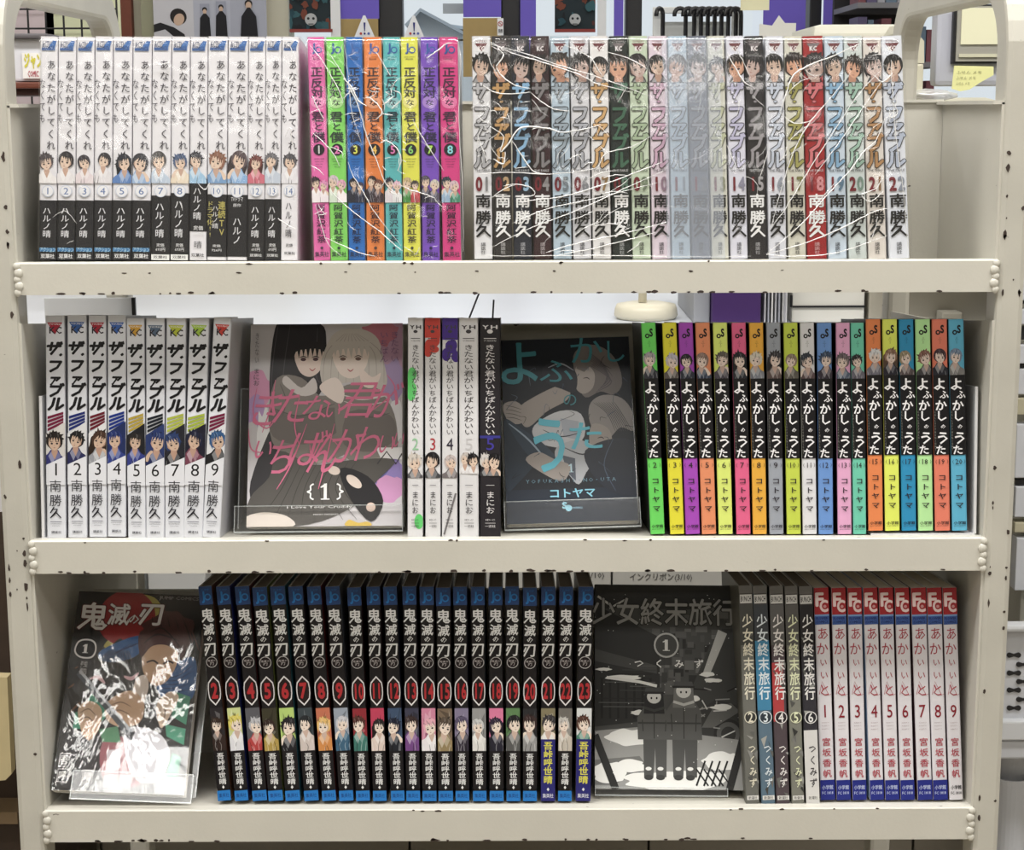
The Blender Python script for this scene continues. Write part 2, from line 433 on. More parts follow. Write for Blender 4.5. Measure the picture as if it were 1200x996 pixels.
for (a, b) in ((443, 472), (587, 610), (733, 752), (948, 962)):
    xa, xb = W(a, 20, YB - .02).x, W(b, 20, YB - .02).x
    obj('window_mullion', bx(xa, YB - .03, 0.78, xb, YB + .04, 2.3, .004), BLK, win)
obj('window_sill', bx(wl, YB - .06, 0.74, wr, YB + .04, 0.78, .004), mat('pale_sill', (196, 194, 186), 0.6), win)
# outside: houses across the street
hs = thing('house', 'pale house with stepped grey gable roofs seen outside the window', 'building', (-.6, 12, 0))
def hpart(name, pts, y0, y1, m):
    P = [W(a, b, 12) for a, b in pts]
    obj(name, prism(bmesh.new(), [(p.x + .6, p.z) for p in P], y0 - 12, y1 - 12), m, hs)
hpart('wall', [(478, 46), (478, 400), (592, 400), (592, 46)], 12, 15, mat('house_render', (240, 246, 250), 0.8, noise=0.04))
hpart('gable', [(480, 28), (494, 14), (545, 40), (545, 48), (480, 48)], 12.0, 14, mat('house_gable', (226, 234, 240), 0.8))
hpart('roof', [(476, 30), (494, 11), (548, 40), (546, 43), (494, 15), (478, 33)], 11.8, 14, mat('roof_grey', (196, 206, 214), 0.8))
hpart('roof', [(520, 26), (548, 30), (592, 36), (592, 40), (520, 30)], 12.2, 14, mat('roof_grey', (196, 206, 214), 0.8))
struct(obj('ground', bx(-30, 3.4, -0.3, 30, 40, -0.2), mat('asphalt', (120, 120, 122), 0.9, noise=0.2)))

# ceiling fixtures that hold the lamps
fx = mat('lamp_housing', (235, 235, 232), 0.5)
EM = mat('lamp_tube_glow', (255, 250, 240), 0.5, emit=3.0)
for k, (lx, ly) in enumerate(LAMPS):
    t = thing('ceiling_lamp', 'long white ceiling lamp in the rows above the shop', 'lamp', (lx, ly, LAMP_Z), 'ceiling lamps')
    obj('housing', bx(-.66, -.19, 0.03, .66, .19, .1, .006), fx, t)
    for q in (-.09, .09):
        obj('lamp_tube', tube(bmesh.new(), [(-.6, q, .012), (.6, q, .012)], .014, 10), EM, t)

# ------------------------------------------------------------------ the book cart
cart = thing('book_cart', 'cream enamel double-sided book cart with three shelves and chipped paint', 'cart', (0, 0, 0))
TH = math.radians(6.5); TT = math.tan(TH)
SHZ = [0.8508, 0.6175, 0.3782]
LIPH = [0.0265, 0.0285, 0.029]
rnd = random.Random(3)
def chips(bm, x0, x1, zf, y, n, zj=0.0012, size=0.004):
    for k in range(n):
        x = rnd.uniform(x0, x1); z = zf + rnd.uniform(-zj, zj); a = rnd.uniform(.3, 1) * size; b = rnd.uniform(.18, .35) * size
        pts = [(x + a * math.cos(t) * rnd.uniform(.6, 1.2), z + b * math.sin(t) * rnd.uniform(.6, 1.3)) for t in [i * math.pi / 4 for i in range(8)]]
        vs = [bm.verts.new((px, y, pz)) for px, pz in pts]
        bm.faces.new(vs[::-1]) if False else bm.faces.new(vs)
for i, (z, lh) in enumerate(zip(SHZ, LIPH)):
    bm = bmesh.new()
    # folded sheet : front lip, sloping deck down to the middle, up again to the rear lip
    D = 0.2; t = 0.0014; drop = D * TT
    prof = [(0, -lh), (0, -0.001), (0.001, 0), (0.010, 0), (0.0105, -.0012), (D, -drop), (2 * D - .0105, -.0012), (2 * D - .010, 0), (2 * D - .001, 0), (2 * D, -.001), (2 * D, -lh),
            (2 * D - t, -lh), (2 * D - t, -.003), (2 * D - .012, -.003), (D, -drop - .0016), (.012, -.003), (t, -.003), (t, -lh)]
    A = [bm.verts.new((-HW, y, z + q)) for y, q in prof]; B = [bm.verts.new((HW, y, z + q)) for y, q in prof]
    n = len(prof)
    for k in range(n): bm.faces.new((A[k], A[(k + 1) % n], B[(k + 1) % n], B[k]))
    bm.faces.new(A[::-1]); bm.faces.new(B)
    bmesh.ops.recalc_face_normals(bm, faces=bm.faces)
    # return flange of the lip so it reads as a folded rim
    box(bm, -HW, 0.0015, z - lh, HW, 0.012, z - lh + .0014)
    sh = obj('shelf', bm, CREAM, cart, label=('top shelf', 'middle shelf', 'bottom shelf')[i])
    bm = bmesh.new()
    chips(bm, -.36, .38, z - lh + .0008, -.0002, 16 if i < 2 else 10, .0006, .0036)
    chips(bm, -.38, -.2, z - lh + .0010, -.0002, 9, .0007, .004)
    chips(bm, -.1, .3, z - lh + .0010, -.0002, 10, .0007, .0042)
    if i == 0: chips(bm, -.36, .3, z - .0085, -.0002, 9, .0006, .0026)
    chips(bm, -.36, .38, z - .001, -.0002, 8, .0006, .003)
    obj('paint_chips', bm, CHIP, cart, kind='stuff')
    # welds at the lip ends
    for s in (-1, 1):
        bm = bmesh.new()
        for q in range(5):
            c = Vector((s * (HW - .001 - .0012 * (q % 2)), -.0006, z - .003 - q * (lh - .005) / 4))
            r = bmesh.ops.create_uvsphere(bm, u_segments=8, v_segments=6, radius=.0034 + .0008 * (q % 2))
            for v in r['verts']: v.co = Vector((v.co.x * .9, v.co.y * .5, v.co.z)) + c
        obj('weld_bead', bm, CREAM, cart, smooth=True)
# side plates and middle dividers
zt = [0.977, 0.8005, 0.5885]
for i in range(3):
    for s in (-1, 1):
        bm = bmesh.new()
        x0, x1 = (HW - .0012, HW + .002) if s > 0 else (-HW - .002, -HW + .0012)
        z0 = SHZ[i] - .026
        dz = (0, .0232, 0)[i]
        P8 = [(.003, z0), (.003, zt[i]), (.199, zt[i] - dz), (.395, zt[i] - dz * 1.6), (.395, z0)]
        A_ = [bm.verts.new((x0, y, z)) for y, z in P8]; B_ = [bm.verts.new((x1, y, z)) for y, z in P8]
        bm.faces.new(A_); bm.faces.new(B_[::-1])
        for k in range(5): bm.faces.new((A_[k], B_[k], B_[(k + 1) % 5], A_[(k + 1) % 5]))
        bmesh.ops.recalc_face_normals(bm, faces=bm.faces)
        if i == 0: box(bm, x0 - (.007 if s > 0 else 0), .003, zt[i] - .0015, x1 + (.007 if s < 0 else 0), .395, zt[i] + .0015)
        obj('side_panel', bm, CREAM, cart)
zd = [0.979, W(600, 381, .2).z, W(180, 693, .2).z]
for i in range(3):
    bm = bx(-HW + .002, .199, SHZ[i] - .2 * TT, HW - .002, .201, zd[i])
    box(bm, -HW + .002, .196, zd[i] - .0015, HW - .002, .204, zd[i] + .0012)
    obj('divider_panel', bm, CREAM, cart)
# hoop posts
for s in (-1, 1):
    bm = bmesh.new()
    path = [(0.017, 0.10), (0.017, 0.93)]
    R = .066; top = 1.079
    for k in range(1, 10):
        a = math.pi - math.pi / 2 * k / 9
        path.append((.017 + R + R * math.cos(a), top - R + R * math.sin(a)))
    for k in range(0, 10):
        a = math.pi / 2 - math.pi / 2 * k / 9
        path.append((.433 - R + R * math.cos(a), top - R + R * math.sin(a)))
    path += [(.433, .93), (.433, .10)]
    hw_in, hw_out = (HW + .0005, HW + .0232)
    x0, x1 = (hw_in, hw_out) if s > 0 else (-hw_out, -hw_in)
    hb = .0175
    rings = []
    for j, (y, z) in enumerate(path):
        a = path[max(0, j - 1)]; b = path[min(len(path) - 1, j + 1)]
        ty, tz = b[0] - a[0], b[1] - a[1]; l = math.hypot(ty, tz); ny, nz = -tz / l, ty / l   # outward = left of travel
        e = .0045
        sec = [(x0 + e, hb), (x1 - e, hb), (x1 - .001, hb - .0015), (x1, hb - e), (x1, -hb + e), (x1 - .001, -hb + .0015), (x1 - e, -hb), (x0 + e, -hb), (x0 + .001, -hb + .0015), (x0, -hb + e), (x0, hb - e), (x0 + .001, hb - .0015)]
        rings.append([bm.verts.new((x, y + ny * d, z + nz * d)) for x, d in sec])
    for j in range(len(rings) - 1):
        m_ = len(rings[0])
        for k in range(m_): bm.faces.new((rings[j][k], rings[j][(k + 1) % m_], rings[j + 1][(k + 1) % m_], rings[j + 1][k]))
    bm.faces.new(rings[0]); bm.faces.new(rings[-1][::-1])
    bmesh.ops.recalc_face_normals(bm, faces=bm.faces)
    hp = obj('handle_frame', bm, CREAM2, cart, smooth=False)
    bm = bmesh.new()
    for k in range(26):
        z = rnd.choice([rnd.uniform(.35, .97), rnd.uniform(.55, .66), rnd.uniform(.8, .95)]); xx = rnd.choice([x0 + .0012, x1 - .0012, x1 - .0012, x0 + .0012, rnd.uniform(x0, x1)])
        a, b = rnd.uniform(.0006, .0018), rnd.uniform(.001, .0042)
        if abs(xx - (x0 + x1) / 2) < .008: a, b = .0006, .0009
        vs = [bm.verts.new((min(x1 - .0045, max(x0 + .0045, xx)) + a * math.cos(t) * rnd.uniform(.6, 1.3), -.0008, z + b * math.sin(t) * rnd.uniform(.6, 1.2))) for t in [q * math.pi / 4 for q in range(8)]]
        bm.faces.new(vs)
    obj('paint_chips', bm, CHIP, cart, kind='stuff')
    for y in (.017, .433):
        c = (s * (HW + .012), y, 0.0)
        w_ = obj('caster_wheel', lathe(bmesh.new(), [(.02, -.012), (.036, -.012), (.04, -.008), (.04, .008), (.036, .012), (.02, .012)], (0, 0, 0)), mat('black_rubber', (30, 30, 30), .8), cart)
        w_.rotation_euler = (0, math.pi / 2, 0); w_.location = (c[0], c[1], .0402)
        bm = bx(c[0] - .02, y - .02, .085, c[0] + .02, y + .02, .1); box(bm, c[0] - .018, y - .012, .03, c[0] - .015, y + .012, .085); box(bm, c[0] + .015, y - .012, .03, c[0] + .018, y + .012, .085)
        obj('caster_fork', bm, mat('zinc_plate', (150, 150, 150), .4, 1.0), cart)

# ------------------------------------------------------------------ books
def cover_bm(w, h, d, side_l, side_r, spine, r=0.0012, t=0.0006):
    """wrapped card cover: open at head, tail and fore edge; spine face in the plane y=0"""
    out = [(0, d), (0, r), (r * .3, r * .3), (r, 0), (w - r, 0), (w - r * .3, r * .3), (w, r), (w, d)]
    inn = [(w - t, d), (w - t, r), (t, r), (t, d)]
    return out, inn
def colmesh(name, verts, faces, fcols, m, parent):
    # faces do not share vertices, so every face keeps its own colour
    V = []; Fs = []; C = []
    for f, c in zip(faces, fcols):
        n = len(V); V += [verts[i] for i in f]; C += [lin(soft_ink(c))] * len(f); Fs.append(tuple(range(n, n + len(f))))
    me = bpy.data.meshes.new(name); me.from_pydata(V, [], Fs); me.materials.append(m)
    a = me.color_attributes.new('Col', 'FLOAT_COLOR', 'POINT'); a.data.foreach_set('color', [x for c in C for x in c])
    o = bpy.data.objects.new(name, me); COL.objects.link(o); o.parent = parent
    return o
def wrap(name, w, h0, h1, d, cs, cl, cr, parent, off=0.0, t=0.0006, m=None):
    r = min(.0014, w * .12)
    out = [(-off, d), (-off, r), (r * .3 - off, r * .3 - off), (r, -off), (w - r, -off), (w - r * .3 + off, r * .3 - off), (w + off, r), (w + off, d)]
    t2 = t - off if off == 0 else -off + .0001
    t2 = t if off == 0 else 0.00001
    inn = [(w - t2, d), (w - t2, max(r, t2)), (t2, max(r, t2)), (t2, d)]
    prof = out + inn; n = len(prof)
    V = [(x, y, h0) for x, y in prof] + [(x, y, h1) for x, y in prof]
    Fc = []; cc = []
    for k in range(n):
        Fc.append((k, (k + 1) % n, n + (k + 1) % n, n + k)[::1])
        cc.append(cl if k == 0 else (cs if 1 <= k <= 5 else (cr if k == 6 else (235, 232, 226))))
    # rims
    for base, fl in ((0, 1), (n, 0)):
        for q in ((0, 1, 10, 11), (1, 2, 3, 4, 5, 6, 9, 10), (6, 7, 8, 9)):
            f = tuple(base + i for i in q); Fc.append(f[::-1] if not fl else f); cc.append(mix(cs, (235, 232, 226), .4))
    return colmesh(name, V, Fc, cc, m or CARD, parent)

def make_book(xtl, xbl, xtr, xbr, yt, yb, Y0, depth, spine, art, label, group, sl=None, sr=None, band=None, pages=PAPER, zfix=None):
    """book standing on its tail with the spine to the viewer; pixels give where the spine stands"""
    P0 = W(xbl, yb, Y0)
    surf = min(SHZ, key=lambda z: abs(z - P0.z)) - Y0 * TT; P0.z = max(P0.z, surf + .0004)
    P1 = W(xtl, yt, Y0 + .18 * math.sin(TH)); 
    for _ in range(3):
        h = (P1 - P0).length; P1 = W(xtl, yt, Y0 + h * math.sin(TH))
    h = (P1 - P0).length; v = (P1 - P0).normalized()
    u = Vector((1, 0, 0)); u = (u - v * u.dot(v)).normalized(); n = v.cross(u)*1.0
    # n should point away from the viewer (+y)
    if n.y < 0: n = -n
    bw = abs(W(xbr, yb, Y0).x - P0.x); tw = abs(W(xtr, yt, P1.y).x - P1.x)
    wd = (bw + tw) / 2
    P0.z += max(0, -u.z * wd)
    root = thing('comic_book', label, 'book', P0, group)
    R = Matrix.Identity(4)
    for i in range(3): R[i][0] = u[i]; R[i][1] = n[i]; R[i][2] = v[i]; R[i][3] = P0[i]
    root.matrix_world = R
    sl = sl or spine; sr = sr or spine
    wrap('cover', wd, 0, h, depth, spine, sl, sr, root)
    obj('page_block', bx(.0007, .0012, .0012, wd - .0007, depth - .003, h - .0012), pages, root)
    base = .0002
    if band:
        v0, v1, bc = band
        wrap('paper_band', wd, h * (1 - v1), h * (1 - v0), depth - .002, bc, bc, bc, root, off=.00025)
        base = .0006
    P = Print(wd, h, base)
    art(P)
    P.build('spine_print', root)
    return root, wd, h

def interp(a, b, n): return [a + (b - a) * i / (n - 1) for i in range(n)]
D6, DS = 0.128, 0.113
K = (22, 20, 24)

# --- top shelf, set 1 : white spines with black paper bands
TX = [(47.2, 67.5), (68.4, 89), (90, 110.5), (111.5, 132), (133, 155), (156, 177.6), (178.6, 200.5), (201.4, 222.3), (223.3, 243.2), (244.1, 266.6), (267.6, 290.7), (291.4, 311), (311.6, 329.6), (330.6, 350)]
bandtop = [234.5] * 6 + [229, 226, 209, 227.5, 228, 233, 233, None]
hairs = [(88, 80, 84), (60, 56, 60), (66, 62, 70), (64, 62, 68), (54, 56, 66), (66, 66, 72), (96, 92, 92), (86, 104, 140), (60, 60, 70), (150, 104, 84), (104, 88, 92), (126, 66, 62), (120, 118, 124), (92, 90, 96)]
cloths = [(240, 236, 236), (232, 228, 230), (230, 216, 220), (226, 222, 226), (92, 132, 196), (150, 180, 220), (190, 206, 226), (236, 220, 196), (160, 200, 232), (120, 160, 206), (140, 180, 226), (214, 110, 128), (196, 206, 222), (228, 226, 232)]
def art_a(i):
    n = i + 1
    def f(P):
        P.ht('ACTION', .12, .022, .85, .048, (60, 74, 110), .012); P.poly([(.35, .06), (.75, .018), (.95, .02), (.8, .062)], (64, 116, 190)); P.rect(.1, .05, .85, .062, (70, 112, 180)); P.ht('COMICS', .12, .043, .8, .06, (40, 52, 90), .02)
        P.vt('あなたがしてくれ', .66, .10, .51, .52, (66, 62, 70), 0.008, .86)
        P.vt('なくても', .16, .185, .39, .36, (84, 80, 90), 0.0, .92)
        portrait(P, 0, .505, 1, .655, hairs[i], cloths[i], bg=None, seed=i, side=(-.06, .02, -.1, 0, .1, -.06)[i % 6], long=i in (4, 10, 11, 12), size=1.02)
        if n != 9:
          P.ring(.5, .69, .33, .03, (196, 206, 226), (236, 236, 240))
          P.ch(str(n), .5, .69, .62 if n < 10 else .5, .042, (96, 124, 178), .005)
        bt = bandtop[i]
        if bt is None:
            P.vt('ハルノ晴', .45, .735, .90, .40, (80, 78, 84), 0.005); P.ht('定価', .3, .925, .7, .94, K, .01); P.ht('双葉社', .2, .962, .85, .975, K, .01)
            return
        v = (bt - 43) / 262.
        if n == 9:
            P.vt('ハルノ晴', .45, .67, .82, .5, (225, 225, 228), .01); P.ht('定価', .25, .845, .8, .865, (225, 225, 225), .015); P.ht('660円', .25, .875, .8, .89, (225, 225, 225), .015); P.ch('晴', .5, .93, .5, .035, (80, 80, 84)); P.ht('双葉社', .12, .97, .88, .985, K, .02)
        elif n == 10:
            P.vt('連続TV', .76, v + .03, v + .19, .4, (196, 184, 92), .012); P.vt('ドラマ化!!', .16, v + .03, .90, .36, (186, 176, 96), .012); P.vt('ハルノ晴', .42, v + .05, .86, .34, (220, 220, 222), .006)
            P.ht('定価', .3, .93, .7, .942, (225, 225, 225), .015); P.ht('726円', .25, .95, .75, .962, (225, 225, 225), .015)
        elif n == 11:
            P.ht('TVドラマ', .2, v + .01, .8, v + .03, (225, 225, 228), .01); P.ht('原作', .3, v + .04, .7, v + .055, (225, 225, 228), .01); P.vt('ハルノ', .5, v + .1, .93, .46, (222, 222, 226), .01)
        else:
            P.vt('ハルノ晴', .45, v + .03, .90, .5, (226, 226, 230), .01)
            if n < 7:
                P.rect(.04, .945, .96, .962, (52, 120, 176)); P.ht('アクション', .06, .943, .94, .964, (190, 224, 240), .01, shear=.15); P.ht('双葉社', .12, .972, .9, .992, (232, 232, 232), .02)
            else:
                P.ht('定価', .3, .925, .7, .94, (225, 225, 225), .015); P.ht('693円', .25, .945, .75, .96, (225, 225, 225), .015)
                if n in (7, 8): P.rect(.02, .975, .98, 1, (232, 232, 230)); P.ht('双葉社', .12, .98, .88, .994, K, .015)
                else: P.ht('双葉社', .15, .972, .88, .985, (225, 225, 225), .015)
    return f
desc_a = ['short dark hair and bare shoulders', 'short dark hair and open collar', 'dark-haired figure turned in pink', 'dark-haired figure in pale grey', 'bob-haired figure in blue dress', 'figure in pale blue sweater', 'two-tone figure in pale blue', 'blue-haired figure in cream', 'figure in sky blue above its taller band', 'brown-haired figure in blue', 'long-haired figure in light blue', 'figure in pink dress', 'grey-haired figure', 'figure on an unbanded white spine']
for i, (a, b) in enumerate(TX):
    bt = bandtop[i]
    bd = None
    if bt is not None: bd = ((bt - 43) / 262., .87 if i == 8 else (.985 if i in (9, 10) else 1.0), (34, 33, 37))
    make_book(a, a - 1.5, b, b - 1.3, 43 + .3 * (i % 3), 305, .012, D6, (233, 231, 236), art_a(i),
              'white comic numbered %d, %s, in left wrapped set' % (i + 1, desc_a[i]), 'white comics in the left wrapped set', band=bd, sr=(232, 232, 238))
# --- top shelf, set 2 : eight candy-coloured spines
T2 = [(360, 381), (382, 403.6), (405, 425), (426, 447), (448.6, 468.5), (469.5, 490), (492.6, 513.5), (514.4, 536)]
B2 = [(368, 386), (387.5, 406.8), (409, 427.4), (430, 450.8), (452.4, 471.7), (473.3, 492.6), (495, 515), (519, 540.8)]
C2 = [('pink', (240, 104, 178)), ('green', (128, 222, 92)), ('blue', (30, 110, 200)), ('orange', (240, 130, 60)), ('teal', (84, 186, 190)), ('yellow', (226, 226, 70)), ('purple', (122, 74, 200)), ('hot pink', (226, 56, 134))]
def art_b(i, c):
    def f(P):
        d = (30, 40, 96); e = mix(c, (20, 20, 40), .75)
        P.ring(.66, .058, .2, .07, (44, 90, 170), c); P.ch('J', .36, .052, .62, .05, (44, 90, 170), .05); P.ht('JUMP COMICS', .2, .087, .8, .092, e, .02); P.ht('PLUS', .3, .095, .7, .102, e, .03)
        P.ell(.5, .29, .42, .36, mix(c, (255, 235, 240), .35))
        for ch, v, s in (('正', .155, .72), ('反', .205, .74), ('対', .25, .74), ('な', .292, .5), ('君', .355, .78), ('と', .40, .62), ('僕', .447, .8)):
            P.ch(ch, .5, v, s, s * .064, e, .032)
        P.ell(.5, .503, .34, .34, (26, 24, 36)); P.ch(str(i + 1), .5, .503, .62, .05, [(220, 220, 220), (240, 120, 190), (226, 230, 80), (240, 190, 80), (240, 120, 190), (130, 210, 100), (170, 230, 80), (130, 220, 230)][i], .03)
        for k in range(4): P.ht('HETEROGENE', .2 + .04 * k, .542 + .012 * k, .8 - .05 * k, .547 + .012 * k, e)
        hh = [((60, 40, 56), (244, 236, 240)), ((220, 200, 210), (214, 230, 210)), ((30, 30, 50), (36, 40, 60)), ((50, 34, 40), (44, 36, 50)), ((40, 40, 60), (236, 226, 236)), ((206, 180, 130), (70, 150, 70)), ((90, 80, 100), (50, 46, 66)), ((36, 50, 70), (150, 180, 210))][i]
        portrait(P, 0, .60, 1, .74, hh[0], hh[1], seed=i, side=-.22, size=.72)
        portrait(P, .45, .625, 1, .74, [(236, 150, 200), (236, 170, 200), (60, 50, 80), (120, 70, 60), (236, 190, 210), (70, 60, 60), (214, 206, 190), (220, 190, 200)][i], [(240, 230, 236), (250, 240, 244), (40, 44, 70), (60, 40, 50), (240, 240, 244), (220, 80, 90), (80, 76, 96), (60, 140, 110)][i], seed=i + 9, size=1.15)
        P.vt('阿賀沢紅茶', .5, .745, .925, .56, mix(c, (20, 10, 40), .85), .018, .9)
        P.ell(.5, .945, .09, .09, e); P.ht('集英社', .08, .962, .92, .985, e, .02)
    return f
for i in range(8):
    nm, c = C2[i]
    make_book(T2[i][0], B2[i][0], T2[i][1], B2[i][1], 43.5, 305, .012, DS, c, art_b(i, c), '%s comic with black circle %d on its spine, in the rainbow wrapped set' % (nm, i + 1), 'rainbow comics in the middle wrapped set', sr=(240, 238, 240))
# --- top shelf, set 3 : twenty-two portrait spines
tx = [553 + 22.98 * i for i in range(12)] + [828.7, 850.5, 873, 897, 919, 940.8, 966, 988.7, 1011, 1032.7]
txr = [x + 21.3 for x in tx[:12]] + [848.3, 871.4, 894, 917.7, 940, 964, 987, 1009.5, 1031.4, 1056]
bxl = [556 + 23.2 * i for i in range(12)] + [834.5, 856.3, 877.8, 901, 924.4, 946.3, 971, 995, 1018, 1042.3]
bxr = [x + 21.3 for x in bxl[:12]] + [854.4, 876.2, 898.7, 922, 944.6, 969.4, 993.5, 1016.6, 1040, 1066.7]
C3 = [('white silver-lettered', (226, 226, 230), (176, 176, 180)), ('black tan-lettered', (40, 36, 38), (196, 150, 92)), ('blue-black', (34, 38, 52), (130, 176, 214)), ('maroon-black', (52, 24, 30), (126, 122, 124)), ('steel blue', (178, 198, 214), (146, 160, 172)), ('light grey', (212, 212, 218), (166, 168, 176)), ('white tan-lettered', (230, 228, 228), (204, 160, 104)), ('black-green', (30, 40, 38), (60, 104, 80)), ('pale green', (196, 212, 186), (158, 178, 146)), ('pinkish', (222, 206, 220), (196, 160, 184)),
      ('pale blue', (176, 200, 220), (164, 184, 204)), ('slate', (100, 108, 126), (140, 144, 156)), ('pale olive', (214, 214, 200), (190, 194, 160)), ('pale lavender', (218, 218, 232), (186, 184, 212)), ('black grey-lettered', (34, 30, 34), (150, 146, 150)), ('grey white', (218, 220, 230), (190, 198, 214)), ('beige', (214, 212, 196), (160, 156, 84)), ('red', (170, 30, 34), (214, 110, 116)), ('ice blue', (200, 216, 232), (128, 170, 204)), ('mint grey', (206, 216, 214), (150, 186, 168)), ('cream', (224, 216, 208), (176, 130, 84)), ('bright white', (224, 228, 238), (180, 190, 210))]
def art_c(i, c, fc):
    dark = sum(c) < 300; K2 = (20, 18, 20)
    def f(P):
        P.ht('YOUNG KC', .2, .018, .8, .028, (120, 50, 54) if not dark else (160, 150, 150), .01)
        P.poly([(.15, .032), (.85, .032), (.5, .07)], (112, 48, 54) if not dark else (120, 110, 112)); P.ht('KC', .33, .045, .68, .066, (240, 236, 236), .04)
        r = random.Random(i); hair = [(24, 22, 24), (40, 30, 26), (34, 30, 34)][i % 3]
        portrait(P, 0, .072, 1, .205, hair, mix(c, (20, 20, 24), .75), skin=[(206, 176, 156), (214, 160, 130), (196, 170, 160)][i % 3], seed=i + 30, size=1.5 if i % 3 else 1.3, eyes=True, dv=.14)
        lay = (('ザ', .243, 1.08, .08), ('・', .293, .8, .04), ('フ', .35, 1.1, .09), ('ァ', .408, 1.15, .085), ('ブ', .48, 1.1, .09), ('ル', .553, 1.08, .085))
        for ch, v, a, hh in lay: P.ch(ch, .5, v, a * .92, hh, K2 if not dark else mix(fc, (0, 0, 0), .78), .1)
        for ch, v, a, hh in lay: P.ch(ch, .5, v, a * .92, hh, fc, .048)
        P.ht('THE FABLE', .1, .597, .9, .607, K2 if not dark else (190, 190, 190), .01)
        n = '%02d' % (i + 1)
        P.ch(n[0], .3, .662, .72, .085, (122, 28, 40), .05); P.ch(n[1], .72, .662, .72, .085, mix(fc, (0, 0, 0) if not dark else (200, 200, 200), .25), .05)
        ac = (236, 236, 236) if dark else K2
        for ch, v in (('南', .738), ('勝', .812), ('久', .872)): P.ch(ch, .52, v, .88, .064, ac, .028)
        P.vt('講談社', .5, .925, .98, .28, mix(ac, c, .35), .01)
    return f
for i in range(22):
    nm, c, fc = C3[i]
    make_book(tx[i], bxl[i], txr[i], bxr[i], 42.5, 303.5, .012, D6, c, art_c(i, c, fc), '%s comic numbered %02d with a face at the top, in the right wrapped set' % (nm, i + 1), 'portrait comics in the right wrapped set', sr=(200, 200, 204))

# --- middle shelf, set 4 : nine white spines with slanted black title
T4 = [(53, 75.5), (78.7, 102), (103.4, 124.6), (126, 147), (148, 170), (171, 193.6), (195, 220), (222, 247), (250.5, 270)]
B4 = [(55, 77), (79.7, 101), (104.4, 124.6), (126, 147.8), (150, 169.6), (171, 191.8), (193, 213.6), (214.6, 235.5), (237, 259)]
Y4 = [(370, 630.4), (369.5, 630), (370, 629.5), (370, 629), (373, 632), (373.5, 632), (373.5, 632), (373.5, 632), (373, 632)]
C4 = [(176, 34, 54), (48, 92, 164), (176, 34, 54), (60, 104, 190), (214, 160, 50), (90, 110, 136), (190, 200, 50), (166, 206, 60), (214, 60, 50)]
X4 = [(124, 22, 60), (30, 44, 120), (110, 20, 40), (24, 50, 140), (176, 150, 50), (24, 30, 40), (170, 180, 60), (160, 176, 50), (120, 20, 60)]
def art_d(i):
    def f(P):
        P.poly([(.1, .03), (.9, .03), (.5, .085)], C4[i]); P.ht('KC', .22, .05, .85, .08, (50, 46, 56), .03); P.ht('YOUNG', .2, .034, .8, .042, (240, 235, 235), .01)
        lay = (('ザ', .145, .46, .95), ('・', .175, .8, .7), ('フ', .225, .5, .95), ('ァ', .285, .5, .8), ('ブ', .335, .52, .95), ('ル', .395, .56, 1.0))
        for ch, v, u, s in lay: P.ch(ch, u, v, .88 * s, .07 * s, (24, 22, 26), .062, shear=.22)
        for k in range(4): P.poly([(.08, .452 + k * .018), (.92, .43 + k * .014), (.92, .441 + k * .014), (.08, .464 + k * .018)], X4[i])
        P.poly([(0, .53), (1, .475), (1, .66), (0, .70)], [(208, 204, 200), (214, 214, 216), (220, 220, 222), (30, 44, 96), (28, 28, 34), (40, 56, 110), (34, 34, 44), (28, 26, 44), (216, 216, 220)][i])
        portrait(P, 0, .50, 1, .67, [(34, 28, 26), (30, 28, 30), (74, 50, 38), (34, 50, 116), (40, 36, 36), (36, 54, 110), (40, 60, 110), (30, 34, 60), (50, 90, 140)][i], [(48, 50, 120), (40, 42, 90), (150, 152, 160), (44, 60, 140), (50, 60, 140), (30, 40, 90), (24, 24, 30), (120, 60, 80), (26, 26, 30)][i], skin=(206, 174, 150), seed=i + 60, size=1.1, long=i == 2, side=(i % 3 - 1) * .08)
        P.poly([(0, .67), (1, .63), (1, .76), (0, .76)], (226, 227, 234))
        P.ch(str(i + 1), .52, .69, .95, .082, (230, 230, 236), .045, hi=True); P.ch(str(i + 1), .52, .69, .95, .08, (24, 22, 26), -.002, hi=True)
        for ch, v in (('南', .765), ('勝', .83), ('久', .885)): P.ch(ch, .48, v, .66, .058, (40, 38, 46), 0)
        P.rect(.2, .925, .8, .928, (120, 120, 130)); P.ht('KATSUHISA', .22, .934, .78, .938, (140, 140, 150)); P.ht('MINAMI', .3, .943, .7, .947, (140, 140, 150)); P.ht('講談社', .25, .968, .78, .98, (60, 60, 66), .01)
    return f
d4 = ['dark red stripes and man in blue jacket', 'navy stripes and man in dark suit', 'red stripes and long-haired woman', 'blue stripes and hooded blue figure', 'gold stripes and man in blue', 'black stripes and masked blue figure', 'olive stripes and capped figure', 'lime stripes and dark figure', 'crimson stripes and blue-haired figure, leaning right']
for i in range(9):
    make_book(T4[i][0], B4[i][0], T4[i][1], B4[i][1], Y4[i][0], Y4[i][1], .012, D6, (224, 226, 234), art_d(i), 'white comic numbered %d, %s, on middle shelf' % (i + 1, d4[i]), 'white comics at left of the middle shelf', sr=(196, 196, 202))
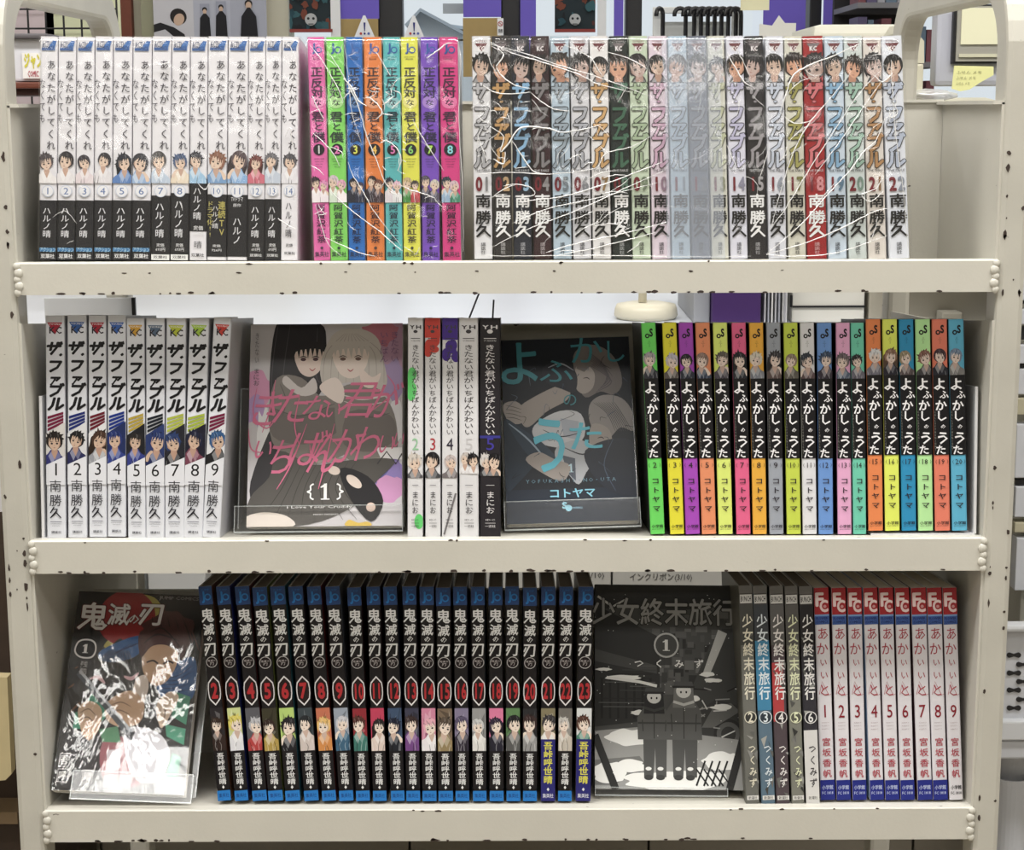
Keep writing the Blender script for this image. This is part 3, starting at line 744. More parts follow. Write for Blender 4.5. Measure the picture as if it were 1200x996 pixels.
# --- middle shelf, set 5 : thin-lettered white volumes and one black
T5 = [(478, 495.7), (497.9, 516.8), (518.4, 536.5), (537.7, 560.4), (562, 586)]
B5 = [(477.6, 495.7), (498.5, 515.3), (517.8, 535.8), (538.6, 561), (562.6, 587)]
def art_e(i):
    bk = i == 4
    def f(P):
        ink = (70, 66, 70) if not bk else (226, 222, 224)
        r = random.Random(i)
        if i == 0:
            for k in range(5): P.ell(.2 + r.uniform(-.15, .15), .28 + r.uniform(-.07, .08), .28, .5 * r.uniform(.6, 1.2), (96, 214, 110))
            P.ell(.75, .93, .3, .5, (96, 214, 110))
        if i == 1:
            P.rect(0, 0, 1, .09, (214, 66, 56))
            for k in range(6): P.ell(r.uniform(.1, .9), .08 + r.uniform(0, .08), .3, .5 * r.uniform(.4, 1), (214, 66, 56))
        if i == 2:
            P.rect(0, 0, 1, .1, (76, 48, 150))
            for k in range(7): P.ell(r.uniform(.2, .9), .1 + r.uniform(0, .08), .3, .5 * r.uniform(.4, 1), (76, 48, 150))
        P.ht('Y', .15, .034, .42, .05, ink, .04); P.ht('H', .55, .034, .85, .05, ink, .04); P.ell(.5, .062, .14, .1, ink); P.rect(.2, .092, .8, .095, ink); P.ht('YURIHIME', .2, .102, .8, .107, ink, 0)
        P.vt('きたない君がいちばんかわいい', .5, .12, .535, .52, ink, .012 if bk else .004, 1.02)
        P.ch('23455'[i], .5, .575, .95, .078, [(150, 206, 160), (190, 50, 60), (44, 38, 60), (206, 204, 206), (70, 60, 170)][i], 0, hi=True)
        if bk: P.rect(0, .536, 1, .548, (58, 56, 150))
        hh = [(216, 206, 196), (30, 26, 30), (206, 192, 190), (206, 196, 190), (216, 210, 206)][i]
        if i < 3: portrait(P, 0, .605, 1, .73, hh, [(90, 88, 92), (70, 70, 74), (120, 112, 114)][i], seed=i, size=1.15, dv=.05)
        else:
            portrait(P, 0, .605, .6, .71 if i == 3 else .72, hh, (226, 222, 224) if not bk else (60, 60, 64), seed=i, size=1.35, dv=.05); portrait(P, .42, .605, 1, .71 if i == 3 else .72, (26, 24, 28), (226, 222, 224) if not bk else (50, 50, 54), seed=i + 1, size=1.4, dv=.05)
        if i == 2: P.stroke([(.15, .99), (.9, .80)], .12, (120, 116, 118))
        P.rect(.3, .762, .7, .764, ink); P.vt('まにお', .5, .79, .895, .46, ink, .008); P.ht('IDC', .28, .918, .72, .926, ink); P.rect(.25, .936, .75, .938, ink); P.ht('一迅社', .25, .945, .75, .957, ink, .01)
    return f
l5 = ['white comic numbered 2 with green paint splash on middle shelf', 'white comic numbered 3 with red paint splash at its head', 'white comic numbered 4 with violet paint splash at its head', 'plain white comic with pale grey 5 beside the black spine', 'black comic with blue 5 and thin white lettering on middle shelf']
for i in range(5):
    make_book(T5[i][0], B5[i][0], T5[i][1], B5[i][1], 372.5, 629, .012, D6, (226, 225, 228) if i < 4 else (40, 36, 42), art_e(i), l5[i], 'thin-lettered comics in the middle of the middle shelf')
# --- middle shelf, set 6 : nineteen bright spines with a black title strip
S6 = [(751.4, 768, 762.5, 779.3), (776, 792.3, 785.5, 802.3), (795, 811.8, 803.7, 820.5), (814.8, 831.6, 822.7, 839.5), (835.4, 852, 842.4, 859), (857.3, 873.3, 863.3, 880.4), (878, 894.2, 882.5, 899), (898, 914.8, 902, 918.2), (918.2, 935, 922.3, 938.5), (937.5, 953.7, 941, 957.8), (957.4, 974.3, 959.6, 977), (979.6, 995.6, 982, 998.7), (997, 1012, 1000, 1016), (1014.7, 1032, 1018, 1035), (1034, 1051, 1037.5, 1055), (1053.3, 1070.8, 1057, 1073.9), (1072.6, 1090, 1076.4, 1094), (1092, 1110, 1096, 1113.7), (1111.6, 1129.3, 1116, 1134)]
C6 = [('green', (104, 224, 92)), ('yellow', (236, 226, 44)), ('purple', (178, 72, 200)), ('orange', (244, 146, 100)), ('pale lime', (226, 242, 112)), ('pink', (244, 98, 146)), ('amber', (246, 178, 56)), ('grey', (160, 166, 178)), ('lime', (204, 222, 70)), ('white', (228, 228, 232)), ('periwinkle blue', (108, 156, 228)), ('pale pink', (240, 172, 214)), ('teal', (108, 212, 180)), ('deep orange', (246, 136, 76)), ('lemon', (232, 244, 92)), ('deep blue', (40, 150, 204)), ('mint green', (184, 240, 160)), ('salmon', (242, 126, 100)), ('sky blue', (90, 184, 222))]
H6 = [(170, 160, 170), (196, 190, 204), (40, 34, 44), (150, 120, 110), (100, 92, 84), (36, 36, 44), (214, 206, 190), (60, 58, 64), (150, 130, 110), (50, 56, 70), (60, 80, 110), (110, 96, 104), (40, 40, 44), (220, 222, 226), (150, 112, 90), (156, 140, 110), (140, 96, 84), (70, 50, 60), (120, 140, 170)]
def art_f(i, c):
    def f(P):
        P.ch('S', .66, .047, .5, .05, (30, 28, 30), .06); P.ell(.38, .062, .16, .16, (30, 28, 30)); P.ell(.38, .062, .07, .07, c); P.vt('comics', .5, .083, .115, .3, mix(c, (30, 30, 30), .6), .01)
        cl = mix(H6[(i + 7) % 19], (40, 44, 60), .5)
        portrait(P, 0, .12, 1, .262, H6[i], cl, seed=i + 90, size=1.15, side=((i * 5) % 3 - 1) * .08, dv=.05, long=i in (5, 7, 14), skin=(232, 212, 200))
        P.rect(0, .262, 1, .64, (20, 18, 22))
        w_ = (242, 240, 242)
        for ch, u, v, s in (('よ', .42, .305, .95), ('ふ', .72, .355, .62), ('か', .50, .405, .8), ('し', .52, .455, .8), ('の', .62, .505, .36), ('う', .60, .56, .95), ('た', .45, .615, .72)):
            P.ch(ch, u, v, s, s * .068, w_, .03)
        P.vt('CALLOFTHENIGHT', .1, .43, .62, .13, (150, 150, 140))
        dk = mix(c, (30, 24, 24), .72)
        P.ht('(', .08, .662, .16, .682, dk); P.ht(')', .84, .662, .92, .682, dk)
        P.ch(str(i + 2), .5, .672, .62 if i < 8 else .48, .036, (52, 42, 44), .004)
        P.vt('コトヤマ', .5, .725, .90, .58, (48, 38, 44), .022, fill=.72)
        P.ht('小学館', .1, .955, .9, .97, (36, 30, 36), .02); P.ht('SHOGAKU', .1, .975, .9, .979, (70, 60, 60), .01)
    return f
for i in range(19):
    nm, c = C6[i]; s = S6[i]
    yt, yb = (378.5, 626) if i < 13 else (374.2, 622)
    make_book(s[0], s[2], s[1], s[3], yt, yb, .012, DS, c, art_f(i, c), '%s comic numbered %d with black title strip on middle shelf' % (nm, i + 2), 'bright comics at right of the middle shelf', sl=(24, 26, 24), sr=(26, 24, 26))

# --- bottom shelf, set 7 : twenty-two black spines, white title, red numerals
S7 = [(232.3, 248, 255.6, 270.7), (253.3, 268.4, 275.7, 292), (275, 291, 296.4, 314), (295.5, 311.5, 315, 333), (316.4, 332, 335, 353.7), (337.7, 354.6, 357, 373.5), (359.5, 375.5, 378, 394.4), (381.3, 397.3, 398, 414.8), (406.7, 422.7, 417.7, 433.7), (429.4, 444.8, 437.5, 453.5), (448.9, 464.6, 458.5, 474.5), (471.5, 487, 476.4, 493), (491.8, 507.8, 495.3, 512), (510.7, 527, 514, 531.7), (531, 546, 534, 551), (552, 567.5, 554.4, 570.4), (572.4, 588.4, 574, 590.5), (592, 608, 593.7, 610), (613, 628.6, 613, 629.5), (634.4, 650.4, 633.9, 651), (655.7, 671.4, 654, 670), (678, 694.7, 674.6, 692.6)]
H7 = [((60, 44, 36), (50, 34, 30), (40, 36, 40)), ((222, 206, 90), (226, 226, 232), (200, 210, 140)), ((190, 190, 196), (190, 60, 60), (90, 90, 96)), ((54, 36, 34), (180, 150, 70), (60, 56, 40)), ((36, 34, 40), (30, 30, 36), (180, 210, 110)), ((40, 44, 48), (210, 196, 190), (60, 70, 76)), ((236, 190, 110), (220, 140, 70), (200, 110, 80)), ((206, 206, 214), (60, 100, 130), (150, 160, 176)), ((90, 50, 44), (60, 120, 110), (150, 40, 50)), ((40, 34, 36), (226, 206, 196), (200, 60, 90)), ((28, 34, 56), (30, 34, 44), (60, 80, 110)), ((60, 44, 44), (120, 70, 140), (60, 60, 80)), ((236, 170, 186), (236, 232, 236), (214, 130, 160)), ((90, 76, 64), (150, 130, 90), (120, 100, 80)), ((90, 80, 110), (50, 44, 60), (130, 120, 150)), ((206, 206, 206), (226, 224, 220), (150, 150, 150)), ((50, 36, 60), (36, 34, 50), (226, 120, 160)), ((30, 30, 34), (90, 90, 90), (90, 130, 80)), ((60, 40, 40), (150, 150, 150), (40, 40, 44)), ((60, 56, 60), (226, 222, 216), (130, 120, 90)), ((200, 196, 190), (200, 190, 176), (110, 106, 100)), ((90, 56, 46), (70, 130, 110), (214, 216, 216))]
def art_g(i):
    bd = i in (19, 21)
    def f(P):
        P.rect(0, 0, 1, .085, (34, 66, 122)); P.ring(.64, .05, .26, .1, (30, 120, 200), (34, 66, 122)); P.ch('J', .3, .05, .75, .055, (30, 120, 200), .05); P.ht('JUMP', .2, .012, .8, .024, (26, 90, 160), .03)
        for ch, v, s in (('鬼', .135, 1.02), ('滅', .20, .86), ('の', .242, .5), ('刃', .29, 1.05)): P.ch(ch, .5, v, s, s * .064 * 1.02, (236, 236, 236), .024)
        P.ring(.5, .352, .42, .05, (200, 196, 196), (30, 20, 24)); P.ht('鬼滅の', .2, .34, .8, .35, (200, 190, 190), .01); P.ht('刃', .35, .353, .65, .366, (200, 190, 190), .01)
        oc = [(.28, .43), (.5, .415), (.72, .43), (.92, .445), (.98, .47), (.98, .50), (.92, .525), (.72, .54), (.5, .555), (.28, .54), (.08, .525), (.02, .50), (.02, .47), (.08, .445)]
        P.poly(oc, (226, 222, 222)); P.poly([(.5 + (a - .5) * .86, .485 + (b - .485) * .88) for a, b in oc], (34, 18, 20))
        n = str(i + 2)
        if len(n) == 1: P.ch(n, .5, .485, 1.0, .098, (190, 42, 48), .05)
        else:
            P.ch(n[0], .3, .485, .72, .098, (190, 42, 48), .045); P.ch(n[1], .7, .485, .72, .098, (190, 42, 48), .045)
        h, cl, b = H7[i]
        portrait(P, 0, .565, 1, .765, h, cl, bg=b, seed=i + 200, size=1.3, side=((i * 7) % 5 - 2) * .05, dv=.05, long=i in (9, 16), skin=(240, 222, 206))
        if bd:
            P.rect(0, .71, 1, 1, (40, 38, 120))
            P.vt('吾峠呼世晴', .5, .72, .92, .66, (222, 214, 70), .026)
            P.ch('◆', .5, .945, .2, .018, (230, 230, 230)); P.ht('集英社', .12, .965, .88, .985, (220, 220, 230), .01)
        else:
            P.rect(0, .765, 1, .94, (22, 18, 22)); P.vt('吾峠呼世晴', .5, .775, .925, .58, (226, 226, 226), .02)
            P.ch('◆', .5, .936, .2, .018, (230, 230, 230)); P.rect(0, .952, 1, 1, (28, 122, 208)); P.ht('集英社', .12, .965, .88, .985, (16, 60, 130), .01)
    return f
rs = random.Random(11)
sidec = [(120, 70, 60), (40, 60, 150), (110, 40, 40), (150, 170, 80), (60, 130, 150), (60, 50, 60), (130, 40, 40), (100, 110, 120), (60, 20, 24), (70, 40, 44), (50, 60, 90), (60, 40, 60), (110, 80, 80), (60, 40, 36), (50, 40, 60), (90, 90, 90), (110, 50, 60), (50, 60, 50), (60, 30, 30), (150, 146, 130), (110, 100, 90), (90, 60, 60)]
g7 = ['brown', 'golden', 'silver', 'dark brown', 'black', 'slate', 'pale orange', 'white', 'auburn', 'long black', 'navy', 'dark', 'pink', 'olive brown', 'violet', 'ash', 'long plum', 'jet black', 'chestnut', 'grey', 'cream', 'reddish brown']
for i in range(22):
    s = S7[i]
    ext = ' and indigo lower band' if i in (19, 21) else ''
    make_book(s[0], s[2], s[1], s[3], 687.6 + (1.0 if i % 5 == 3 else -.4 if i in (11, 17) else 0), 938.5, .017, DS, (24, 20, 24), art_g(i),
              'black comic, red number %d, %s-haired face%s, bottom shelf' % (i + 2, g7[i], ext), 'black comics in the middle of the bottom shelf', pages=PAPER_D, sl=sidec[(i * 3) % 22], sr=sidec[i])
# --- bottom shelf, set 8 : five grey volumes
S8 = [(865.6, 879.5, 874.3, 891.7), (882, 898, 892.4, 909), (901.4, 916, 909.7, 927), (919.4, 933.3, 928, 943.8), (936, 951.4, 944.8, 961)]
C8 = [(112, 112, 106), (92, 118, 138), (84, 72, 78), (128, 128, 118), (52, 50, 58)]
def art_h(i):
    def f(P):
        P.rect(0, 0, 1, .27, [(70, 70, 68), (62, 66, 72), (96, 94, 94), (90, 88, 86), (38, 36, 40)][i])
        P.rect(0, .0, 1, .035, (110, 108, 106)); P.rect(.06, .035, .94, .085, (70, 66, 66)); P.rect(.06, .04, .94, .08, (200, 198, 194)); P.ht('BUNCH', .12, .048, .88, .072, (50, 46, 46), .03)
        if i == 1: P.rect(0, .25, 1, .57, (64, 136, 178))
        if i == 2: P.rect(0, .35, .8, .62, (190, 62, 66))
        if i == 4: P.rect(0, .66, 1, 1, (222, 220, 218))
        r = random.Random(i)
        for k in range(14):
            v = r.uniform(.2, .98); u = r.uniform(0, .8); g = r.uniform(50, 170)
            if i == 4 and v > .6: continue
            if i == 1 and .2 < v < .6: continue
            P.poly([(u, v), (u + r.uniform(.1, .5), v + r.uniform(-.02, .02)), (u + r.uniform(.1, .4), v + r.uniform(.01, .05))], (g, g, g * .97))
        ink = [(234, 228, 206), (226, 236, 242), (236, 232, 230), (232, 236, 196), (236, 234, 232)][i]
        for k, ch in enumerate('少女終末旅行'): P.ch(ch, .56, .16 + k * .066, .82, .064, ink, .02)
        back = [(60, 60, 58), (50, 60, 70), (44, 34, 40), (90, 90, 80), (40, 38, 44)][i]
        P.ring(.55, .602, .46, .06, ink, back); P.ch(str(i + 2), .55, .602, .8, .062, ink, .02)
        P.vt('つくみず', .6, .72, .93, .6, ink if i < 4 else (70, 66, 70), .02, fill=.85)
        P.rect(.1, .962, .96, .982, (226, 224, 220)); P.ht('新潮社', .2, .965, .86, .98, (50, 46, 46), .01)
    return f
l8 = ['grey mottled comic with circled 2', 'grey comic with blue middle and circled 3', 'dark grey comic with red patch and circled 4', 'olive grey comic with circled 5 in pale yellow', 'black comic with white foot and circled 6']
for i in range(5):
    s = S8[i]
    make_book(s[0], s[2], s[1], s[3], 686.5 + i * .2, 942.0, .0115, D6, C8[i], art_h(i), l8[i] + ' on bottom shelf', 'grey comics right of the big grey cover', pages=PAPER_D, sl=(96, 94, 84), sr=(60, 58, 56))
# --- bottom shelf, set 9 : nine white volumes, red heads
S9 = [(953.5, 970.8, 961.8, 978.5), (974.3, 990.6, 980.6, 997), (993, 1009, 999.3, 1016), (1011.5, 1027.8, 1019.8, 1036), (1029.9, 1046, 1037.8, 1054), (1048.6, 1064.2, 1055.6, 1072.6), (1067.4, 1083.7, 1075.7, 1093.8), (1086, 1101.7, 1094, 1112), (1104.5, 1120.8, 1112.8, 1128.8)]
def art_i(i):
    def f(P):
        P.rect(0, 0, 1, .125, (178, 36, 44)); w_ = (240, 216, 214)
        P.ht('F', .12, .025, .62, .085, w_, .04); P.ch('C', .66, .086, .85, .075, w_, .05); P.ell(.72, .088, .11, .11, (214, 150, 150))
        P.rect(0, .125, 1, .172, (58, 92, 168)); P.rect(0, .125, 1, .133, (120, 160, 214)); P.ht('FLOWER', .1, .138, .9, .149, (20, 34, 100), .03); P.ht('COMICS', .1, .155, .9, .166, (20, 34, 100), .03)
        rd = (186, 62, 76)
        for ch, u, v, s in (('あ', .52, .215, .85), ('か', .45, .285, .85), ('い', .5, .35, .55), ('い', .52, .41, .6), ('と', .5, .48, .85)): P.ch(ch, u, v, s, s * .075, rd, .002)
        P.stroke([(.15, .5), (.35, .44), (.8, .505), (.95, .5)], .035, rd)
        P.ch(str(i + 1), .5, .58, .98, .085, (150, 26, 44), .004, hi=True)
        for k in range(3): P.ht('KAIITO', .25, .632 + .015 * k, .75, .636 + .015 * k, (160, 130, 134))
        for k, ch in enumerate('宮坂香帆'): P.ch(ch, .52, .725 + k * .05, .62, .04, (190, 70, 84), .016)
        if i < 8: P.rect(0, .905, 1, 1, (34, 44, 142)); P.ht('小学館', .12, .93, .88, .95, (190, 200, 232), .02); P.ht('FC 1818', .12, .96, .88, .973, (190, 200, 232), .02)
        else: P.ht('小学館', .12, .93, .88, .95, K, .02); P.ht('FC 1818', .12, .96, .88, .973, K, .02)
    return f
for i in range(9):
    s = S9[i]
    make_book(s[0], s[2], s[1], s[3], 689, 937.5, .017, DS, (228, 224, 230), art_i(i), 'red-headed white comic numbered %d, %s on bottom shelf' % (i + 1, ['leftmost of its row', 'second from left of its row', 'third from left of its row', 'fourth of its row with light blue side', 'middle one of its row', 'fourth from right of its row', 'third from right of its row', 'second from right of its row', 'with white instead of blue foot'][i]), 'red-headed white comics at right of the bottom shelf', sl=(150, 190, 230) if i == 3 else (90, 50, 60), sr=(214, 206, 214))

exec_marker = None
# ------------------------------------------------------------------ face-out comics on clear stands
def make_faceout(tl, bl, br, H, Y0, thick, base, art, label, side, m=INK, stand=True, lean=None, lipw=None):
    P0 = W(bl[0], bl[1], Y0)
    best = None
    for k in range(0, 160):
        Y1 = Y0 + k * .001
        P1 = W(tl[0], tl[1], Y1); e = abs((P1 - P0).length - H)
        if (best is None or e < best[0]): best = (e, P1)
    P1 = best[1] if lean is None else W(tl[0], tl[1], Y0 + H * math.sin(math.radians(lean)))
    L = math.asin((P1 - P0).normalized().y); surf = min(SHZ, key=lambda z: abs(z - P0.z)) - Y0 * TT
    dzz = max(0, surf + thick * math.tan(L - TH) + .0038 - P0.z); P0.z += dzz
    h = (P1 - P0).length; v = (P1 - P0).normalized()
    Q = W(br[0], br[1], Y0); Q.z += dzz; u = (Q - P0); wd = u.length; u = (u - v * u.dot(v)).normalized()
    n = v.cross(u)
    if n.y < 0: n = -n
    P0.z += max(0, -u.z * wd)
    root = thing('comic_book', label, 'book', P0)
    R = Matrix.Identity(4)
    for i in range(3): R[i][0] = u[i]; R[i][1] = n[i]; R[i][2] = v[i]; R[i][3] = P0[i]
    root.matrix_world = R
    # cover wraps: front board, rounded spine at left, back board
    t = .0008
    prof = [(wd, 0), (.003, 0), (.001, .0012), (0, .003), (0, thick - .003), (.001, thick - .0012), (.003, thick), (wd, thick), (wd, thick - t), (.003, thick - t), (t, thick - .003), (t, .003), (.003, t), (wd, t)]
    nn = len(prof); V = [(x, y, 0) for x, y in prof] + [(x, y, h) for x, y in prof]
    Fc = [(k, (k + 1) % nn, nn + (k + 1) % nn, nn + k) for k in range(nn)]
    cc = [base if k == 0 else (side if k < 6 else (base if k == 6 else (235, 232, 226))) for k in range(nn)]
    for b_, fl in ((0, 1), (nn, 0)):
        for k in range(nn // 2 - 1):
            f = (b_ + k, b_ + k + 1, b_ + nn - 2 - k, b_ + nn - 1 - k); Fc.append(f); cc.append((225, 222, 216))
    colmesh('cover', V, Fc, cc, CARD, root)
    obj('page_block', bx(.0012, .0012, .0014, wd - .003, thick - .0012, h - .0014), PAPER, root)
    P = Print(wd, h, .0002); art(P); P.build('cover_print', root, m)
    if 0: print('faceout', label[:20], 'w', round(wd, 3), 'h', round(h, 3), 'lean', round(math.degrees(math.asin(v.y)), 1))
    return root, wd, h, R, thick
def make_stand(R, wd, h, thick, label, z_shelf, ex=(.006, .006), lip=.02, plate=.7):
    st = thing('book_stand', label, 'stand', (0, 0, 0)); st.matrix_world = R
    L = math.asin(max(-1, min(1, R[1][2]))); zb = -thick * math.tan(L - TH) - .0014
    x0, x1 = -ex[0], wd + ex[1]
    g = .0016
    obj('back_plate', bx(x0, thick + .0006, .001, x1, thick + .0006 + g, h * plate, .0005), ACRYL, st)
    fp = obj('foot_plate', bx(x0, 0, -g, x1, .05, 0, .0004), ACRYL, st); fp.location = (0, -.004, zb); fp.rotation_euler = (L - TH, 0, 0)
    lp = obj('front_lip', bx(x0, -.004 - g, zb, x1, -.004, lip, .0005), ACRYL, st)
    e = bmesh.new(); q = .0005
    for a, b, c, d in ((x0, lip - q, x1, lip), (x0, zb, x0 + q, lip), (x1 - q, zb, x1, lip), (x0, zb - .0004, x1, zb + .0006)):
        box(e, a, -.0042 - g, b, c, -.0039, d)
    obj('polished_edge', e, ACRYL_E, lp)
    e = bmesh.new()
    for a, b, c, d in ((x0, h * plate - .0008, x1, h * plate), (x0, .001, x0 + .0008, h * plate), (x1 - .0008, .001, x1, h * plate)):
        box(e, a, thick + .0004, b, c, thick + .0026, d)
    obj('plate_edge', e, ACRYL_E, st)
    return st
def blob(P, u, v, ru, rv, col, seed, n=14, j=.3):
    sv = P.soft; P.soft = True; r = random.Random(seed); P.poly([(u + ru * math.cos(2 * math.pi * k / n) * r.uniform(1 - j, 1 + j), v + rv * math.sin(2 * math.pi * k / n) * r.uniform(1 - j, 1 + j)) for k in range(n)], col); P.soft = sv

def cover_school(P):
    P.soft = True; bg = (206, 202, 206); P.rect(0, 0, 1, 1, bg)
    for k, (u, v, a, b, c) in enumerate([(.06, .33, .09, .09, (224, 150, 190)), (.05, .43, .08, .08, (186, 150, 206)), (.92, .12, .12, .16, (196, 150, 180)), (.93, .28, .12, .1, (176, 150, 200)), (.86, .05, .12, .06, (206, 120, 140)), (.9, .74, .13, .09, (150, 130, 200)), (.92, .82, .11, .06, (214, 150, 200)), (.85, .72, .06, .05, (110, 110, 180)), (.1, .55, .06, .12, (236, 236, 238)), (.97, .5, .07, .1, (232, 230, 234))]):
        blob(P, u, v, a, b, c, k)
    dk = (38, 34, 38)
    P.poly([(.02, .78), (.16, .5), (.2, .62), (.14, .86), (.05, .9)], (50, 48, 52))
    # left figure : dark bob, grey knitwear, dark skirt
    P.poly([(.16, .02), (.24, 0), (.46, 0), (.5, .1), (.49, .3), (.4, .42), (.26, .6), (.17, .56), (.13, .3)], dk)
    for a, b in (((.18, .0), (.15, .5)), ((.26, .0), (.22, .5)), ((.44, .02), (.47, .3))): P.curve([a, ((a[0] + b[0]) / 2 - .02, .25), b], .006, (74, 68, 74))
    P.poly([(.3, .14), (.47, .13), (.48, .2), (.44, .25), (.38, .265), (.32, .23)], (236, 214, 204))
    for k in range(7): P.poly([(.27 + k * .03, .09), (.31 + k * .03, .09), (.29 + k * .03, .165 + .01 * (k % 2))], dk)
    for u in (.35, .43): P.ell(u, .178, .018, .012, (90, 60, 66)); P.curve([(u - .025, .17), (u, .163), (u + .025, .17)], .007, dk)
    P.curve([(.39, .222), (.41, .235), (.43, .222)], .008, (190, 90, 96))
    g1 = (134, 126, 120); g2 = (112, 104, 100); g3 = (158, 150, 143)
    P.poly([(.18, .27), (.34, .27), (.46, .36), (.6, .36), (.66, .62), (.4, .7), (.18, .62), (.13, .44)], g1)
    P.poly([(.14, .42), (.3, .46), (.56, .42), (.58, .54), (.36, .6), (.16, .56)], g2); P.curve([(.16, .42), (.34, .46), (.56, .4)], .008, (90, 84, 80)); P.curve([(.2, .3), (.24, .38), (.22, .46)], .006, (90, 84, 80))
    P.poly([(.24, .26), (.34, .32), (.42, .27), (.44, .34), (.34, .36), (.22, .3)], (214, 206, 204))
    # right figure : pale wavy hair
    hb = (206, 198, 190)
    P.poly([(.52, .08), (.6, .03), (.74, .03), (.84, .08), (.88, .2), (.9, .3), (.84, .36), (.74, .3), (.6, .3), (.5, .33), (.46, .22)], hb)
    for k in range(9): P.curve([(.62 + .01 * k, .05), (.5 + .045 * k, .15), (.48 + .05 * k, .3)], .005, (176, 164, 158))
    P.poly([(.55, .14), (.76, .13), (.77, .2), (.72, .26), (.65, .275), (.58, .24)], (238, 220, 210))
    for k in range(7): P.poly([(.53 + k * .035, .09), (.58 + k * .035, .09), (.56 + k * .035, .165 + .012 * (k % 2))], hb)
    for u in (.61, .71): P.ell(u, .178, .019, .012, (120, 90, 80)); P.curve([(u - .026, .17), (u, .162), (u + .026, .17)], .007, (80, 60, 60))
    P.curve([(.64, .228), (.66, .24), (.68, .228)], .008, (190, 90, 96))
    P.poly([(.6, .32), (.8, .31), (.93, .42), (.97, .56), (.94, .66), (.7, .69), (.6, .62), (.56, .44)], g1)
    P.poly([(.66, .44), (.92, .46), (.95, .58), (.8, .64), (.62, .6)], g2)
    P.curve([(.62, .36), (.74, .38), (.92, .36)], .014, (220, 214, 212)); P.curve([(.62, .39), (.74, .41), (.92, .39)], .008, (220, 214, 212)); P.curve([(.66, .45), (.8, .47), (.92, .45)], .008, (90, 84, 80))
    P.poly([(.72, .22), (.8, .27), (.86, .25), (.82, .32), (.74, .31)], (238, 218, 208)); P.poly([(.46, .31), (.56, .27), (.62, .33), (.6, .4), (.5, .36)], (240, 224, 216))
    P.stroke([(.44, .69), (.64, .67)], .02, g3); P.stroke([(.66, .69), (.94, .67)], .02, g3)
    # skirts and legs
    P.poly([(.2, .63), (.42, .7), (.66, .68), (.95, .68), (.84, .78), (.7, .9), (.4, .99), (.02, .99), (.02, .86), (.14, .76)], (84, 80, 76))
    for k in range(9): P.curve([(.3 + .05 * k, .69), (.22 + .05 * k, .82), (.08 + .09 * k, .97)], .005, (58, 54, 52))
    P.poly([(.6, .72), (.78, .76), (.88, .88), (.8, .98), (.66, .86)], (30, 28, 32))
    P.ell(.56, .73, .04, .028, (226, 208, 196), rot=.3); P.ell(.69, .785, .06, .03, (226, 208, 196), rot=.7); P.ell(.8, .91, .03, .03, (216, 190, 176), rot=.7)
    P.poly([(0, .95), (.12, .93), (.26, .95), (.3, 1), (0, 1)], (232, 220, 210)); P.poly([(.66, .97), (.72, .985), (.78, .98), (.8, 1), (.64, 1)], (224, 186, 70))
    P.poly([(.83, .62), (1, .62), (1, .68), (.86, .67)], (236, 234, 236)); P.stroke([(.84, .7), (.9, .64), (.96, .7), (1, .65)], .01, (60, 56, 60))
    # scrawled title
    pk = (232, 112, 152)
    for t, u, v, a, b in (('き', .12, .42, .24, .2), ('た', .28, .41, .26, .2), ('な', .44, .42, .2, .14), ('い', .55, .43, .12, .1), ('君', .72, .38, .26, .2), ('が', .88, .39, .22, .2),
                          ('い', .1, .62, .14, .12), ('ち', .22, .66, .2, .2), ('ば', .38, .62, .24, .2), ('ん', .5, .64, .2, .24), ('か', .63, .61, .22, .2), ('わ', .77, .6, .2, .2), ('い', .9, .6, .12, .12), ('い', .98, .58, .08, .1)):
        P.ch(t, u, v, a, b, pk, -.004, shear=.3, hi=True)
    for q in ([(.05, .32), (.03, .45), (.12, .52), (.2, .44)], [(.17, .28), (.14, .42), (.09, .54)], [(.33, .36), (.3, .5), (.33, .6)], [(.0, .52), (.02, .62), (.1, .64)], [(.38, .5), (.28, .7), (.19, .82)], [(.56, .5), (.5, .7), (.46, .82)], [(.9, .26), (.95, .34), (.8, .44)], [(.4, .6), (.42, .66), (.5, .56), (.6, .62)]): P.curve(q, .009, pk)
    w_ = (240, 238, 238)
    for q in (-1, 1): P.curve([(.505 + q * .075, .795), (.505 + q * .095, .805), (.505 + q * .095, .825), (.505 + q * .115, .833), (.505 + q * .095, .841), (.505 + q * .095, .861), (.505 + q * .075, .871)], .01, w_, False)
    P.one(.505, .833, .07, .078, w_)
    P.ht('I Love Your Cruddy', .26, .9, .68, .917, w_, .004); P.ht('MANIO PRESENTS', .43, .94, .59, .947, w_)
    P.vt('きたない', .045, .04, .2, .03, (130, 126, 132)); P.vt('まにお', .045, .22, .31, .045, (90, 84, 92))
    for k, t in enumerate(('いちばん', 'きたない')): P.vt(t, .88 + k * .07, .04, .2, .06, (150, 110, 150))

